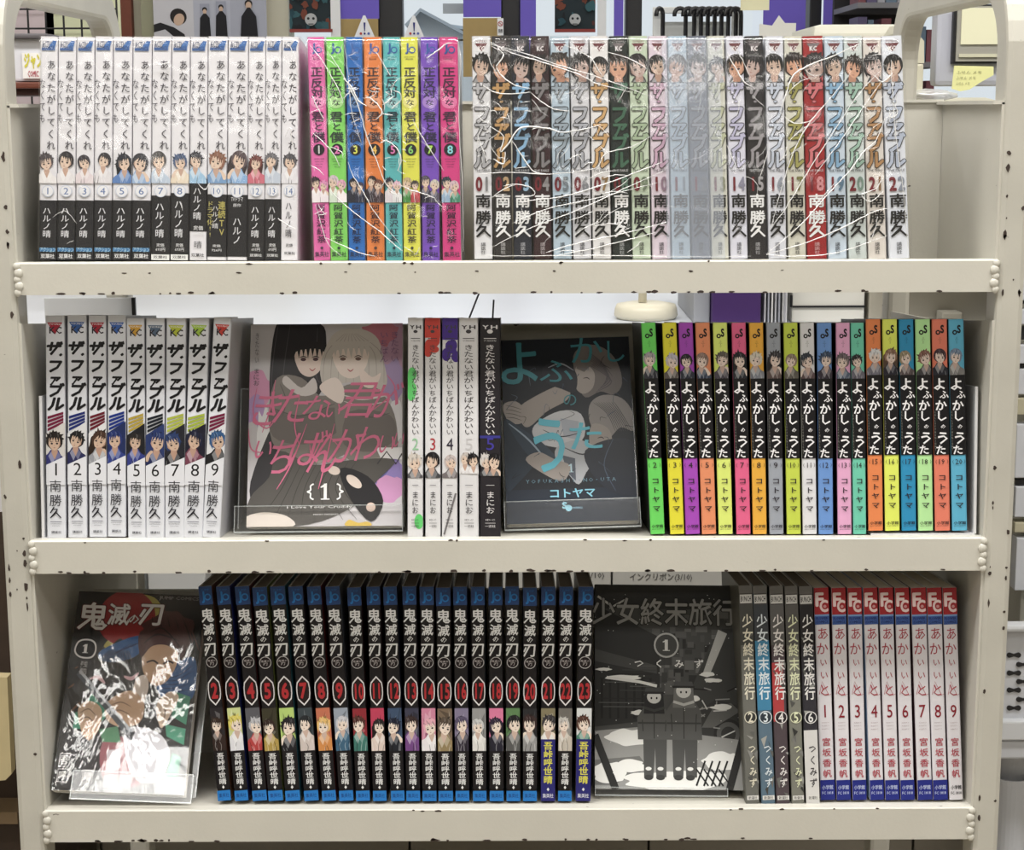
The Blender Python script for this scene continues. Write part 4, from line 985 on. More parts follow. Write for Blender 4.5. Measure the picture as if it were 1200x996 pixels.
def cover_night(P):
    P.soft = True; P.rect(0, 0, 1, 1, (15, 22, 34))
    P.poly([(0, .82), (1, .82), (1, 1), (0, 1)], (24, 36, 54)); P.poly([(.0, .45), (.2, .42), (.3, .6), (.1, .78), (0, .8)], (28, 44, 62))
    sk = (168, 158, 152); sh = (206, 208, 214); hr = (116, 108, 106); hr2 = (82, 76, 80); dk = (20, 24, 34)
    # upper figure lying across, short grey hair, dark clothes
    P.poly([(.56, .1), (.66, .04), (.8, .06), (.9, .14), (.93, .26), (.86, .32), (.76, .3), (.64, .33), (.58, .24)], hr)
    for k in range(8): P.curve([(.68, .08 + .01 * k), (.78 + .01 * k, .14 + .015 * k), (.86 - .02 * k, .22 + .012 * k)], .008, hr2)
    P.poly([(.58, .16), (.66, .15), (.72, .2), (.7, .28), (.62, .31), (.56, .26)], sk); P.poly([(.6, .1), (.72, .14), (.64, .19), (.58, .17)], hr)
    P.curve([(.63, .225), (.66, .222), (.68, .232)], .008, (60, 50, 56))
    P.poly([(.12, .38), (.24, .32), (.44, .26), (.52, .28), (.5, .34), (.34, .4), (.2, .48), (.14, .46)], sk); P.poly([(0, .36), (.1, .34), (.18, .4), (.14, .46), (.04, .45)], sk)
    for k in range(4): P.curve([(.02, .36 + .022 * k), (.08, .37 + .02 * k), (.14, .385 + .02 * k)], .005, (80, 72, 76))
    P.poly([(.32, .16), (.48, .12), (.58, .2), (.56, .3), (.46, .28), (.34, .24)], (30, 34, 46)); P.curve([(.36, .16), (.46, .14), (.56, .18)], .012, (150, 156, 168))
    P.poly([(.26, .46), (.44, .4), (.6, .42), (.62, .54), (.5, .6), (.3, .58), (.22, .52)], sh); P.poly([(.44, .44), (.58, .46), (.56, .56), (.46, .54)], (176, 182, 196))
    P.poly([(.02, .44), (.12, .48), (.34, .6), (.44, .72), (.34, .74), (.14, .6)], (40, 60, 80)); P.curve([(.04, .46), (.2, .56), (.38, .72)], .014, (150, 170, 190))
    # lower figure, head to the right, pale hair
    P.poly([(.68, .36), (.78, .32), (.92, .34), (1, .42), (1, .52), (.9, .5), (.8, .56), (.7, .52), (.66, .44)], (150, 144, 142))
    for k in range(9): P.curve([(.7 + .02 * k, .36), (.8 + .014 * k, .42), (.86 + .016 * k, .52)], .006, (84, 80, 86))
    P.poly([(.68, .48), (.8, .5), (.83, .58), (.76, .63), (.66, .6)], sk); P.curve([(.72, .555), (.75, .55), (.77, .56)], .008, (60, 50, 56))
    P.poly([(.4, .6), (.56, .56), (.7, .6), (.76, .66), (.64, .72), (.56, .8), (.48, .74), (.4, .68)], (186, 190, 198)); P.poly([(.44, .64), (.54, .66), (.54, .78), (.48, .74)], (90, 98, 112)); P.poly([(.16, .66), (.26, .62), (.38, .66), (.5, .7), (.44, .78), (.3, .74)], sk)
    P.poly([(.62, .62), (.84, .56), (1, .6), (1, .86), (.8, .84), (.66, .74)], (26, 34, 50)); P.curve([(.84, .56), (.76, .7), (.84, .84)], .008, (66, 84, 110))
    P.curve([(.46, .6), (.6, .64), (.7, .6)], .01, dk); P.curve([(.3, .5), (.44, .54), (.6, .52)], .008, dk)
    r = random.Random(4)
    for k in range(36):
        u, v = r.uniform(.05, .95), r.uniform(.1, .8); P.curve([(u, v), (u + r.uniform(-.05, .05), v + r.uniform(-.02, .03)), (u + r.uniform(-.1, .1), v + r.uniform(0, .06))], .004, r.choice([(10, 14, 22), (60, 76, 98), (100, 116, 136)]))
    te = (58, 140, 152); te2 = (96, 204, 230)
    P.ch('よ', .14, .13, .38, .27, te, .015, hi=True); P.ch('ふ', .42, .18, .28, .15, te, 0, hi=True); P.ch('か', .66, .07, .28, .17, te, 0, hi=True); P.ch('し', .88, .08, .2, .14, te, 0, hi=True); P.ch('の', .52, .34, .12, .08, te, 0, hi=True)
    P.ch('う', .35, .58, .36, .34, te2, .02, hi=True); P.ch('た', .63, .54, .3, .17, te2, .012, hi=True)
    P.one(.507, .712, .045, .045, (190, 220, 232))
    for k, c in enumerate('YOFUKASHI-NO-UTA'): P.ch(c, .17 + k * .044, .778, .045, .028, (110, 150, 170))
    P.ht('コトヤマ', .34, .822, .68, .868, (140, 212, 238), .03)
    P.ch('S', .445, .91, .08, .045, (150, 214, 236), .06); P.ell(.475, .925, .025, .025, (150, 214, 236)); P.ht('comics', .5, .915, .58, .93, (150, 200, 226), .01)

def cover_red(P):
    P.soft = True; P.rect(0, 0, 1, 1, (24, 20, 26))
    P.poly([(.45, .02), (.6, .02), (.68, .1), (.6, .2), (.42, .3), (.25, .28), (.4, .16)], (196, 180, 84)); P.ell(.4, .13, .225, .225, (172, 40, 44), n=32)
    for k, (a, b) in enumerate((((.05, .4), (.3, .36)), ((.02, .5), (.25, .44)), ((.06, .62), (.2, .55)))): P.curve([a, ((a[0] + b[0]) / 2, a[1] - .05), b], .02, (120, 74, 44))
    # plain stand-in shapes in the cover's colours: dark mass, tan ovals, blue cloth, green and white patches
    blob(P, .74, .2, .2, .12, (86, 46, 44), 1, 20, .15); blob(P, .3, .42, .25, .16, (34, 28, 32), 2, 20, .2)
    P.poly([(.24, .3), (.5, .22), (.56, .27), (.5, .33), (.34, .36), (.24, .35)], (30, 92, 160)); P.poly([(.7, .42), (.8, .36), (.96, .32), (1, .44), (.96, .54), (.74, .52)], (30, 92, 160))
    for k in range(5): P.curve([(.3 + .04 * k, .33 - .012 * k), (.38 + .04 * k, .3 - .012 * k), (.46 + .02 * k, .26)], .006, (16, 54, 110)); P.curve([(.72, .42 + .02 * k), (.84, .42 + .02 * k), (.96, .36 + .03 * k)], .006, (16, 54, 110))
    for k in range(16): P.curve([(.3 + .01 * k, .3), (.16 + .024 * k, .42), (.1 + .03 * k, .56)], .009, (58, 48, 54) if k % 2 else (20, 16, 20))
    for k in range(10): P.curve([(.6 + .03 * k, .12), (.62 + .035 * k, .2), (.6 + .045 * k, .3)], .01, (96, 52, 48) if k % 2 else (40, 22, 24))
    P.poly([(.56, .28), (.64, .25), (.8, .26), (.84, .34), (.78, .44), (.68, .47), (.58, .4)], (214, 170, 134)); P.poly([(.53, .45), (.6, .42), (.64, .48), (.6, .58), (.53, .56)], (230, 212, 200))
    P.poly([(.52, .2), (.7, .17), (.88, .2), (.88, .34), (.82, .29), (.72, .262), (.62, .275), (.55, .33)], (86, 46, 44)); P.curve([(.56, .26), (.66, .21), (.84, .24)], .012, (40, 22, 24)); P.curve([(.6, .2), (.7, .18), (.86, .28)], .012, (40, 22, 24))
    P.curve([(.6, .355), (.65, .345), (.69, .36)], .014, (60, 36, 34), False); P.curve([(.73, .36), (.77, .345), (.81, .355)], .014, (60, 36, 34), False); P.curve([(.68, .43), (.71, .425), (.74, .43)], .01, (130, 70, 60))
    P.poly([(.2, .53), (.28, .52), (.36, .6), (.3, .66), (.2, .62)], (70, 164, 130)); P.poly([(.86, .5), (.97, .52), (.96, .66), (.84, .62)], (70, 164, 130)); P.poly([(.8, .66), (.96, .68), (.96, .76), (.82, .72)], (70, 164, 130)); P.poly([(.1, .62), (.2, .6), (.2, .7), (.1, .7)], (70, 164, 130)); P.poly([(.88, .8), (.95, .82), (.93, .98), (.84, .94)], (70, 164, 130))
    P.poly([(.34, .56), (.5, .5), (.62, .56), (.6, .66), (.44, .68), (.34, .64)], (222, 178, 142)); P.poly([(.12, .6), (.2, .56), (.3, .6), (.3, .7), (.22, .76), (.16, .7)], (226, 186, 152)); P.poly([(.72, .56), (.8, .5), (.88, .52), (.84, .6), (.78, .68), (.74, .64)], (232, 204, 178))
    for q in ([(.36, .58), (.44, .56), (.52, .58)], [(.36, .61), (.44, .6), (.52, .62)], [(.14, .62), (.2, .6), (.26, .63)], [(.14, .66), (.2, .64), (.26, .67)], [(.76, .56), (.79, .6), (.78, .66)]): P.curve(q, .006, (90, 50, 40))
    P.poly([(.06, .72), (.2, .74), (.3, .82), (.26, .96), (.1, .99), (.02, .9)], (40, 36, 42)); P.poly([(.34, .76), (.6, .74), (.7, .84), (.66, .96), (.4, .96)], (160, 90, 100)); P.poly([(.5, .7), (.74, .7), (.86, .8), (.8, .94), (.6, .92)], (226, 224, 232)); P.poly([(.3, .7), (.44, .68), (.48, .76), (.34, .76)], (90, 150, 110)); P.poly([(.38, .8), (.48, .79), (.5, .88), (.4, .9)], (210, 200, 206))
    P.poly([(.07, .43), (.1, .405), (.56, .70), (.53, .735)], (92, 96, 104)); P.poly([(.085, .415), (.1, .405), (.56, .70), (.55, .71)], (200, 204, 212)); P.poly([(.5, .72), (.58, .7), (.56, .75)], (50, 50, 56))
    P.curve([(.18, .45), (.24, .44), (.3, .47)], .03, (226, 180, 186)); P.curve([(.44, .43), (.5, .44), (.55, .41)], .03, (226, 180, 186))
    w_ = (236, 232, 230)
    for ch, u, v, a, b in (('鬼', .14, .13, .25, .15), ('滅', .34, .115, .18, .12), ('の', .46, .135, .1, .06), ('刃', .6, .105, .22, .13)): P.ch(ch, u, v, a, b, (90, 20, 24), .06); P.ch(ch, u, v, a, b, w_, .025)
    P.ht('JUMP COMICS', .64, .012, .95, .034, (170, 166, 166), .01); P.ell(.975, .022, .012, .012, (200, 200, 200))
    oc = [(.04, .27), (.08, .25), (.15, .25), (.19, .27), (.2, .31), (.17, .345), (.08, .345), (.03, .315)]
    P.poly(oc, w_); P.poly([(.115 + (a - .115) * .86, .298 + (b - .298) * .84) for a, b in oc], (24, 20, 26)); P.one(.115, .298, .055, .045, w_, .4)
    P.vt('残酷', .12, .36, .43, .06, (190, 186, 186), .01)
    for ch, u, v in (('吾', .07, .855), ('峠', .17, .855), ('呼', .07, .93), ('世', .17, .93), ('晴', .26, .93)):
        if ch in '峠世': continue
        P.rect(u - .04, v - .032, u + .04, v + .032, w_); P.rect(u - .036, v - .029, u + .036, v + .029, (24, 20, 26)); P.ch(ch, u, v, .065, .05, w_, .02)

def cover_grey(P):
    g = lambda x: (x, x, x * .985)
    P.rect(0, 0, 1, 1, g(74)); P.rect(0, 0, 1, .12, g(50))
    r = random.Random(5)
    for k in range(90):
        u, v = r.uniform(.3, .95), r.uniform(.1, .5); P.rect(u, v, u + r.uniform(.02, .08), v + r.uniform(.01, .05), g(r.choice([44, 58, 92, 108, 84])))
    P.poly([(0, .1), (.44, .26), (.44, .66), (0, .7)], g(44)); P.poly([(0, .32), (.42, .4), (.42, .44), (0, .38)], g(70))
    for k in range(7): P.rect(.04 + .055 * k, .46, .055 + .055 * k, .66, g(28)); 
    for k in range(12): P.rect(r.uniform(0, .36), .4 + k * .02, r.uniform(.38, .44), .405 + k * .02, g(r.choice([34, 84, 60])))
    P.poly([(.78, .3), (1, .2), (1, .7), (.7, .72), (.66, .5)], g(64)); P.poly([(.84, .22), (.9, .24), (.78, .44), (.73, .44)], g(190)); P.poly([(.7, .62), (.82, .56), (1, .6), (1, .8), (.74, .82)], g(54))
    # machinery
    P.ell(.9, .73, .1, .1, g(40), n=24); P.ell(.9, .73, .08, .08, g(92), n=24); P.ell(.9, .73, .05, .05, g(50)); P.poly([(.72, .7), (.8, .6), (.92, .58), (.98, .62), (.8, .7)], g(100))
    for k in range(16): u = r.uniform(.68, .95); v = r.uniform(.5, .78); P.stroke([(u, v), (u + r.uniform(-.1, .1), v + r.uniform(-.05, .05))], .008, g(r.choice([24, 150, 210])))
    # ground and snow
    P.poly([(0, .72), (.3, .7), (1, .76), (1, 1), (0, 1)], g(150)); P.poly([(0, .86), (.3, .84), (.36, .9), (.12, .98), (0, .98)], g(112))
    for k, (u, v, a, b) in enumerate(((.25, .75, .16, .04), (.1, .92, .12, .05), (.5, .96, .3, .05), (.86, .86, .13, .045), (.3, .63, .06, .012), (.7, .95, .2, .05), (.06, .42, .05, .008), (.2, .46, .12, .012), (.76, .44, .05, .012), (.66, .56, .06, .014), (.8, .47, .06, .01), (.86, .6, .07, .014), (.24, .89, .1, .03))): blob(P, u, v, a, b, g(236), k + 40, 16, .2)
    P.stroke([(.08, .46), (.3, .48), (.42, .5)], .02, g(226)); P.stroke([(.02, .06), (.1, .1)], .015, g(210)); P.stroke([(.1, .12), (.22, .07)], .012, g(190))
    # two plain figures in winter coats and caps
    for uc, s, hair, ht in ((.4, 1.0, (36, 36, 38), (70, 70, 70)), (.6, 1.06, (112, 112, 110), (78, 78, 78))):
        t = .535 - (.03 if uc > .5 else 0)
        P.poly([(uc - .075 * s, .74), (uc + .085 * s, .74), (uc + .08 * s, .94), (uc + .012, .945), (uc + .005, .8), (uc - .008, .945), (uc - .07 * s, .94)], g(78))
        P.poly([(uc - .06 * s, t + .055), (uc + .06 * s, t + .055), (uc + .11 * s, t + .12), (uc + .115 * s, .76), (uc - .11 * s, .76), (uc - .115 * s, t + .12)], g(88))
        P.stroke([(uc, t + .07), (uc, .755)], .006, g(40)); P.stroke([(uc - .08 * s, t + .13), (uc - .075 * s, .72)], .006, g(44)); P.stroke([(uc + .08 * s, t + .13), (uc + .075 * s, .72)], .006, g(44)); P.stroke([(uc - .11 * s, .68), (uc + .11 * s, .68)], .012, g(56))
        P.poly([(uc - .06 * s, t - .01), (uc + .06 * s, t - .01), (uc + .07 * s, t + .1), (uc - .07 * s, t + .1)], hair)
        P.ell(uc, t + .018, .048 * s, .045 * s, g(214)); P.ell(uc - .018, t + .024, .006, .008, g(20)); P.ell(uc + .018, t + .024, .006, .008, g(20))
        P.poly([(uc - .066 * s, t + .004), (uc - .055 * s, t - .028), (uc + .055 * s, t - .028), (uc + .066 * s, t + .004)], ht); P.stroke([(uc - .07 * s, t - .002), (uc + .07 * s, t - .002)], .014, g(40)); P.stroke([(uc - .07, t + .07), (uc, t + .085), (uc + .07, t + .07)], .018, g(190) if uc > .5 else g(60))
        for q in (-.04, .04): P.ell(uc + q, .942, .03, .018, g(60)); P.ell(uc + q, .9, .02, .012, g(226))
    for a, b in (((.0, .74), (.14, 1.0)), ((1.0, .74), (.9, 1.0))): P.stroke([a, b], .05, g(40))
    for k in range(4): P.stroke([(.68 + .05 * k, .98), (.74 + .05 * k, .86)], .012, g(34)); P.stroke([(.68 + .05 * k, .9), (.76 + .05 * k, .98)], .01, g(34))
    for k in range(70): u, v = r.uniform(0, 1), r.uniform(.05, .95); P.ell(u, v, .003, .003, g(230), n=6)
    for k, ch in enumerate('少女終末旅行'):
        u = .06 + .165 * k; v = .135
        P.ch(ch, u, v, .17, .145, g(40), .05); P.ch(ch, u, v, .165, .14, g(156), .02)
    P.ring(.485, .3, .085, .012, g(176), g(66)); P.one(.485, .3, .06, .055, g(206), .35)
    for k, ch in enumerate('つくみず'): P.ch(ch, .3 + .135 * k, .39, .07, .045, g(238), .02)

ROOTS = []
r1 = make_faceout((294, 380.5), (289, 622), (471, 620), .182, .03, .014, (206, 202, 206), cover_school, 'face-out comic of two pupils with pink scrawled title, on middle shelf', (190, 170, 190))
make_stand(r1[3], r1[1], r1[2], r1[4], 'clear acrylic stand holding the pink-scrawled comic', SHZ[1], ex=(.01, .001), lip=.0175)
r2 = make_faceout((587, 399), (594, 622), (748, 621), .176, .035, .014, (15, 22, 34), cover_night, 'face-out dark navy comic with teal lettering, on middle shelf', (10, 14, 20), lean=24)
make_stand(r2[3], r2[1], r2[2], r2[4], 'clear acrylic stand holding the navy comic', SHZ[1], ex=(.002, .002), lip=.019)
r3 = make_faceout((93, 698), (60.5, 931), (216, 932), .176, .014, .013, (24, 20, 26), cover_red, 'glossy face-out black comic with red disc, leaning at left of bottom shelf', (20, 18, 22), m=None, lean=34)
SLEEVE = film_mat('glossy_plastic_sleeve', .055, .0, 1.0, 16, dist=.006)
obj('plastic_sleeve', bx(-.0006, -.0012, -.0006, r3[1] + .0006, -.0009, r3[2] + .0006), SLEEVE, r3[0])
make_stand(r3[3], r3[1], r3[2], r3[4], 'clear acrylic stand under the red-disc comic', SHZ[2], ex=(-.018, .008), lip=.017)
r4 = make_faceout((697, 687), (697, 929), (872, 931), .182, .03, .014, (74, 74, 74), cover_grey, 'face-out grey comic of a snowy ruined city, on bottom shelf', (40, 40, 40), m=INKM)
make_stand(r4[3], r4[1], r4[2], r4[4], 'clear acrylic stand holding the grey snowy comic', SHZ[2], ex=(.0, -.015), lip=.002)

# ------------------------------------------------------------------ bookends
WHP = mat('white_bookend_steel', (222, 222, 224), 0.4, noise=.03)
def bookend(label, px, yt, yb, s, reach):
    a = W(px, yb, .012); t = W(px, yt, .012)
    e = thing('bookend', label, 'bookend', (a.x, .012, a.z))
    R = Matrix.Rotation(-TH, 4, 'X'); e.rotation_euler = (-TH, 0, 0)
    h = t.z - a.z
    obj('upright', bx(-.0012, 0, 0, .0012, .11, h, .0004), WHP, e)
    obj('foot', bx(min(0, s * reach), 0, -.001, max(0, s * reach), .11, .0004), WHP, e)
bookend('thin white steel bookend at left end of middle shelf', 50.5, 466, 630.5, 1, .003)
bookend('white steel bookend with long foot at right end of middle shelf', 1142.5, 455, 625.3, -1, .088)

# ------------------------------------------------------------------ shrink film round the three top sets
def film_pt(px, py, off, zb=SHZ[0]):
    v = DIR + RT * ((px - 600) / F) + UP * ((498 - py) / F)
    # plane through (0,.012,zb) leaning back by TH, moved towards the viewer by off
    nrm = Vector((0, -math.cos(TH), math.sin(TH))); p0 = Vector((0, .012, zb)) + nrm * off
    t = (p0 - CAM).dot(nrm) / v.dot(nrm)
    return CAM + v * t
def film_set(label, x0t, x1t, x0b, x1b, yt, yb, depth, creases, seed, amp=.0011, fm=None):
    r = random.Random(seed)
    root = thing('shrink_wrap', label, 'plastic wrap', film_pt((x0b + x1b) / 2, yb, 0))
    o0 = root.location
    bm = bmesh.new(); nx, nz = 34, 26
    back = Vector((0, math.cos(TH) * 0 + math.cos(TH), -math.sin(TH))) * depth
    import mathutils.noise as mn
    G = []
    for j in range(nz + 1):
        row = []
        for i in range(nx + 1):
            u, v = i / nx, j / nz
            px = (x0b + (x1b - x0b) * u) * v + (x0t + (x1t - x0t) * u) * (1 - v); py = yt + (yb - yt) * v
            edge = min(u, 1 - u, v, 1 - v)
            q = mn.noise(Vector((px * .035 + seed, py * .02, seed))) + .5 * mn.noise(Vector((px * .09, py * .07 + seed, 0)))
            off = .0022 + (amp * q if edge > .001 else 0)
            row.append(bm.verts.new(film_pt(px, py, max(.0016, off)) - o0))
        G.append(row)
    for j in range(nz):
        for i in range(nx): bm.faces.new((G[j][i], G[j + 1][i], G[j + 1][i + 1], G[j][i + 1]))
    # top and sides
    tb = [bm.verts.new(v.co + back) for v in G[0]]
    for i in range(nx): bm.faces.new((G[0][i], G[0][i + 1], tb[i + 1], tb[i]))
    for s in (0, nx):
        lb = [bm.verts.new(G[j][s].co + back) for j in range(nz + 1)]
        for j in range(nz): bm.faces.new((G[j][s], G[j + 1][s], lb[j + 1], lb[j]))
    obj('film', bm, fm or FILM, root, smooth=True)
    bm = bmesh.new()
    for c in creases:
        pts = c[0]; rad = c[1] * .0005
        P = []
        Q = [pts[0]] + list(pts) + [pts[-1]]
        for i in range(1, len(Q) - 2):
            for j in range(6):
                t = j / 6
                q = [0.5 * ((2 * Q[i][k]) + (-Q[i - 1][k] + Q[i + 1][k]) * t + (2 * Q[i - 1][k] - 5 * Q[i][k] + 4 * Q[i + 1][k] - Q[i + 2][k]) * t * t + (-Q[i - 1][k] + 3 * Q[i][k] - 3 * Q[i + 1][k] + Q[i + 2][k]) * t ** 3) for k in (0, 1)]
                P.append(film_pt(q[0] + r.uniform(-.35, .35), q[1] + r.uniform(-.35, .35), .0036) - o0)
        P.append(film_pt(pts[-1][0], pts[-1][1], .0036) - o0)
        n = len(P)
        tube(bm, P, [rad * (.3 + .7 * abs(math.sin(math.pi * (k + .5) / n)) * r.uniform(.6, 1.15)) for k in range(n)], 5)
    if creases: obj('film_crease', bm, FOLD, root, smooth=True, kind='stuff')
    return root, o0
def rc(r, x0, y0, x1, y1, n, L=40, w=1.0, ang=None):
    out = []
    for k in range(n):
        x, y = r.uniform(x0, x1), r.uniform(y0, y1); a = r.uniform(0, 6.28) if ang is None else ang + r.uniform(-.35, .35); l = r.uniform(.3, 1) * L
        a2 = a + r.uniform(-.6, .6)
        p = [(x, y), (x + l * .5 * math.cos(a), y + l * .5 * math.sin(a)), (x + l * .5 * (math.cos(a) + math.cos(a2)), y + l * .5 * (math.sin(a) + math.sin(a2)))]
        p = [(min(x1, max(x0, q[0])), min(y1, max(y0, q[1]))) for q in p]
        out.append((p, w * r.uniform(.5, 1.1)))
    return out
q = random.Random(21)
film_set('clear shrink film around the left white comic set', 45.5, 352.5, 44, 351, 42.3, 304.2, D6, [([(183, 76), (192, 75), (200, 72)], 1.0), ([(72, 141), (78, 142)], .9), ([(334, 160), (340, 150), (342, 166), (346, 178)], 1.1), ([(326, 256), (334, 262), (346, 268)], 1.1), ([(62, 255), (76, 247), (90, 262)], .6), ([(232, 215), (240, 222), (246, 214)], .9), ([(338, 50), (346, 70), (350, 100)], .8)] + rc(q, 50, 50, 345, 300, 14, 14, .6), 2, fm=FILM_S)
cr2 = [([(363, 53), (380, 75), (398, 108), (402, 120)], 1.0), ([(384, 60), (394, 75), (404, 92), (420, 125), (430, 160), (440, 185), (452, 215), (466, 228)], 1.1), ([(402, 92), (412, 102), (420, 118), (430, 124)], 1.6), ([(366, 112), (372, 126), (380, 140)], 1.0), ([(366, 155), (380, 168), (392, 182), (398, 195)], 1.0), ([(387, 172), (400, 178), (402, 186)], .9), ([(388, 225), (402, 238), (424, 256), (446, 272), (466, 290), (472, 294)], 1.0), ([(380, 278), (402, 288), (424, 297), (440, 300)], .9),
       ([(408, 190), (414, 206), (424, 222), (440, 250), (470, 288)], .9), ([(455, 165), (466, 175), (470, 188), (466, 200)], 1.3), ([(500, 68), (512, 60), (522, 52), (530, 50)], 1.4), ([(466, 215), (480, 222), (500, 228), (508, 232)], 1.0), ([(484, 140), (490, 152), (498, 165), (506, 178), (520, 200)], .9), ([(428, 112), (440, 120), (448, 132), (440, 140)], 1.3), ([(440, 60), (450, 76), (458, 90)], .9), ([(370, 240), (376, 262), (384, 285), (400, 300)], .7), ([(404, 52), (408, 90), (412, 130), (424, 170)], .6), ([(540, 60), (538, 140), (542, 220), (543, 295)], .7)]
film_set('clear shrink film with diagonal creases around the rainbow comic set', 358.5, 538.5, 366, 544, 42.5, 304.2, DS, cr2 + rc(q, 400, 100, 470, 135, 14, 18, 1.2) + rc(q, 362, 50, 538, 298, 26, 20, .7) + rc(q, 440, 160, 475, 235, 12, 16, 1.0), 5, .0016)
cr3 = [([(572, 48), (600, 62), (640, 74), (680, 88), (700, 98), (740, 108)], 1.1), ([(574, 52), (620, 64), (660, 78), (700, 90), (760, 112)], .9), ([(576, 54), (590, 64), (582, 80), (600, 98), (622, 104)], 1.2), ([(660, 52), (690, 66), (700, 80), (706, 90)], 1.0), ([(555, 60), (570, 62), (576, 76), (586, 92)], .8), ([(566, 100), (580, 108), (600, 110), (622, 108)], 1.2), ([(622, 108), (636, 120), (650, 128), (668, 130)], 1.0), ([(574, 148), (590, 160), (586, 178), (596, 168), (610, 150), (640, 150), (660, 155), (690, 150), (704, 146)], 1.6), ([(600, 165), (610, 180), (624, 200), (640, 204)], 1.2), ([(560, 160), (566, 176), (572, 192)], 1.0), ([(578, 186), (590, 192), (592, 178)], 1.6),
       ([(606, 236), (650, 232), (690, 222), (740, 204), (776, 190)], 1.2), ([(600, 262), (640, 245), (700, 232), (770, 214)], .9), ([(576, 290), (620, 268), (680, 245), (730, 222), (778, 200)], 1.0), ([(640, 296), (680, 284), (720, 276), (778, 262)], 1.1), ([(650, 300), (700, 290), (770, 272)], .9), ([(590, 218), (606, 216), (622, 220), (626, 228), (610, 232)], 1.0), ([(560, 204), (600, 202), (640, 204), (690, 200)], .9), ([(578, 230), (590, 222), (604, 216)], .8),
       ([(762, 160), (740, 172), (710, 180), (700, 196), (680, 200)], 1.0), ([(710, 60), (740, 70), (760, 82)], .9), ([(852, 62), (862, 80), (872, 96), (882, 102)], 1.3), ([(860, 54), (870, 70), (880, 92)], .8), ([(1010, 50), (980, 64), (950, 76), (930, 88), (922, 108), (914, 132)], 1.5), ([(996, 86), (976, 112), (950, 142), (930, 178), (916, 220), (904, 265)], 1.0), ([(1030, 84), (1005, 112), (980, 150), (950, 196), (920, 245), (902, 268)], 1.0), ([(1034, 94), (1010, 128), (985, 165), (955, 205)], .9), ([(914, 132), (930, 144), (950, 142)], 1.0), ([(1036, 142), (1026, 165), (1012, 178), (996, 200), (970, 228), (940, 262), (898, 298)], 1.2), ([(1034, 205), (1028, 220), (1010, 228), (1020, 236), (1036, 224)], 1.1), ([(898, 298), (940, 286), (985, 268), (1020, 250), (1040, 244)], 1.2), ([(898, 298), (930, 300), (980, 296), (1040, 276)], .9), ([(890, 210), (896, 190), (902, 172)], .8), ([(1044, 70), (1046, 110), (1050, 160), (1058, 220), (1064, 290)], .8), ([(1046, 120), (1052, 132), (1044, 138), (1042, 128)], 1.0), ([(560, 299), (600, 300), (700, 299), (800, 301), (880, 300)], .7), ([(852, 170), (858, 185), (864, 196)], .9), ([(1024, 88), (1034, 96), (1046, 86)], 1.2)]
fr, fo = film_set('heavily creased clear shrink film around the right portrait comic set', 551, 1059.5, 554, 1070, 41.5, 303.4, D6, cr3 + rc(q, 560, 130, 720, 210, 26, 26, .8) + rc(q, 552, 46, 1055, 300, 44, 26, .6) + rc(q, 640, 200, 780, 300, 14, 50, .8, ang=-.4) + rc(q, 900, 60, 1050, 290, 10, 70, .7, ang=-1.0), 8, .0016)
def film_patch(nm, pts):
    bm = bmesh.new(); f_ = [bm.verts.new(film_pt(a, b, .0045) - fo) for a, b in pts]; g_ = [bm.verts.new(v.co + Vector((0, .0003, 0))) for v in f_]
    n = len(pts); bm.faces.new(f_); bm.faces.new(g_[::-1])
    for i in range(n): bm.faces.new((f_[i], g_[i], g_[(i + 1) % n], f_[(i + 1) % n]))
    obj(nm, bm, FILM_D, fr)
film_patch('film_overlap', [(775, 46), (778, 102), (848, 97), (846, 44)])
film_patch('film_overlap', [(779, 100), (782, 303), (850, 303), (844, 98)])

# ------------------------------------------------------------------ things behind the cart
WHT = mat('white_laminate', (212, 216, 224), .3, noise=.05, scale=3)
cab = thing('service_counter', 'white-topped counter behind the cart with beige lower cabinets', 'counter', (0, .7, 0))
def lp(o, root):  # keep the parent offset out of the mesh coordinates
    o.parent = root; o.matrix_parent_inverse = Matrix.Translation(-root.location); return o
lp(obj('worktop', bx(-1.4, .62, .69, 1.4, 1.75, .72, .003), WHT), cab)
BRN = mat('beige_cabinet', (148, 140, 126), .6, noise=.06)
xs = [-1.4] + [W(p, 990, .66).x for p in (118, 480, 760, 1040, 1070)] + [1.4]
for a, b in zip(xs[:-1], xs[1:]): lp(obj('cabinet_front', bx(a + .0015, .66, .0, b - .0015, .68, .30, .001), BRN), cab)
lp(obj('cabinet_body', bx(-1.4, .682, .0, 1.4, 1.7, .295), BRN), cab)
for x in (-1.38, 1.38): lp(obj('leg', bx(x - .02, .7, .295, x + .02, .74, .69), BRN), cab)
for x in (-1.38, 1.38): lp(obj('leg', bx(x - .02, 1.62, .295, x + .02, 1.66, .69), BRN), cab)
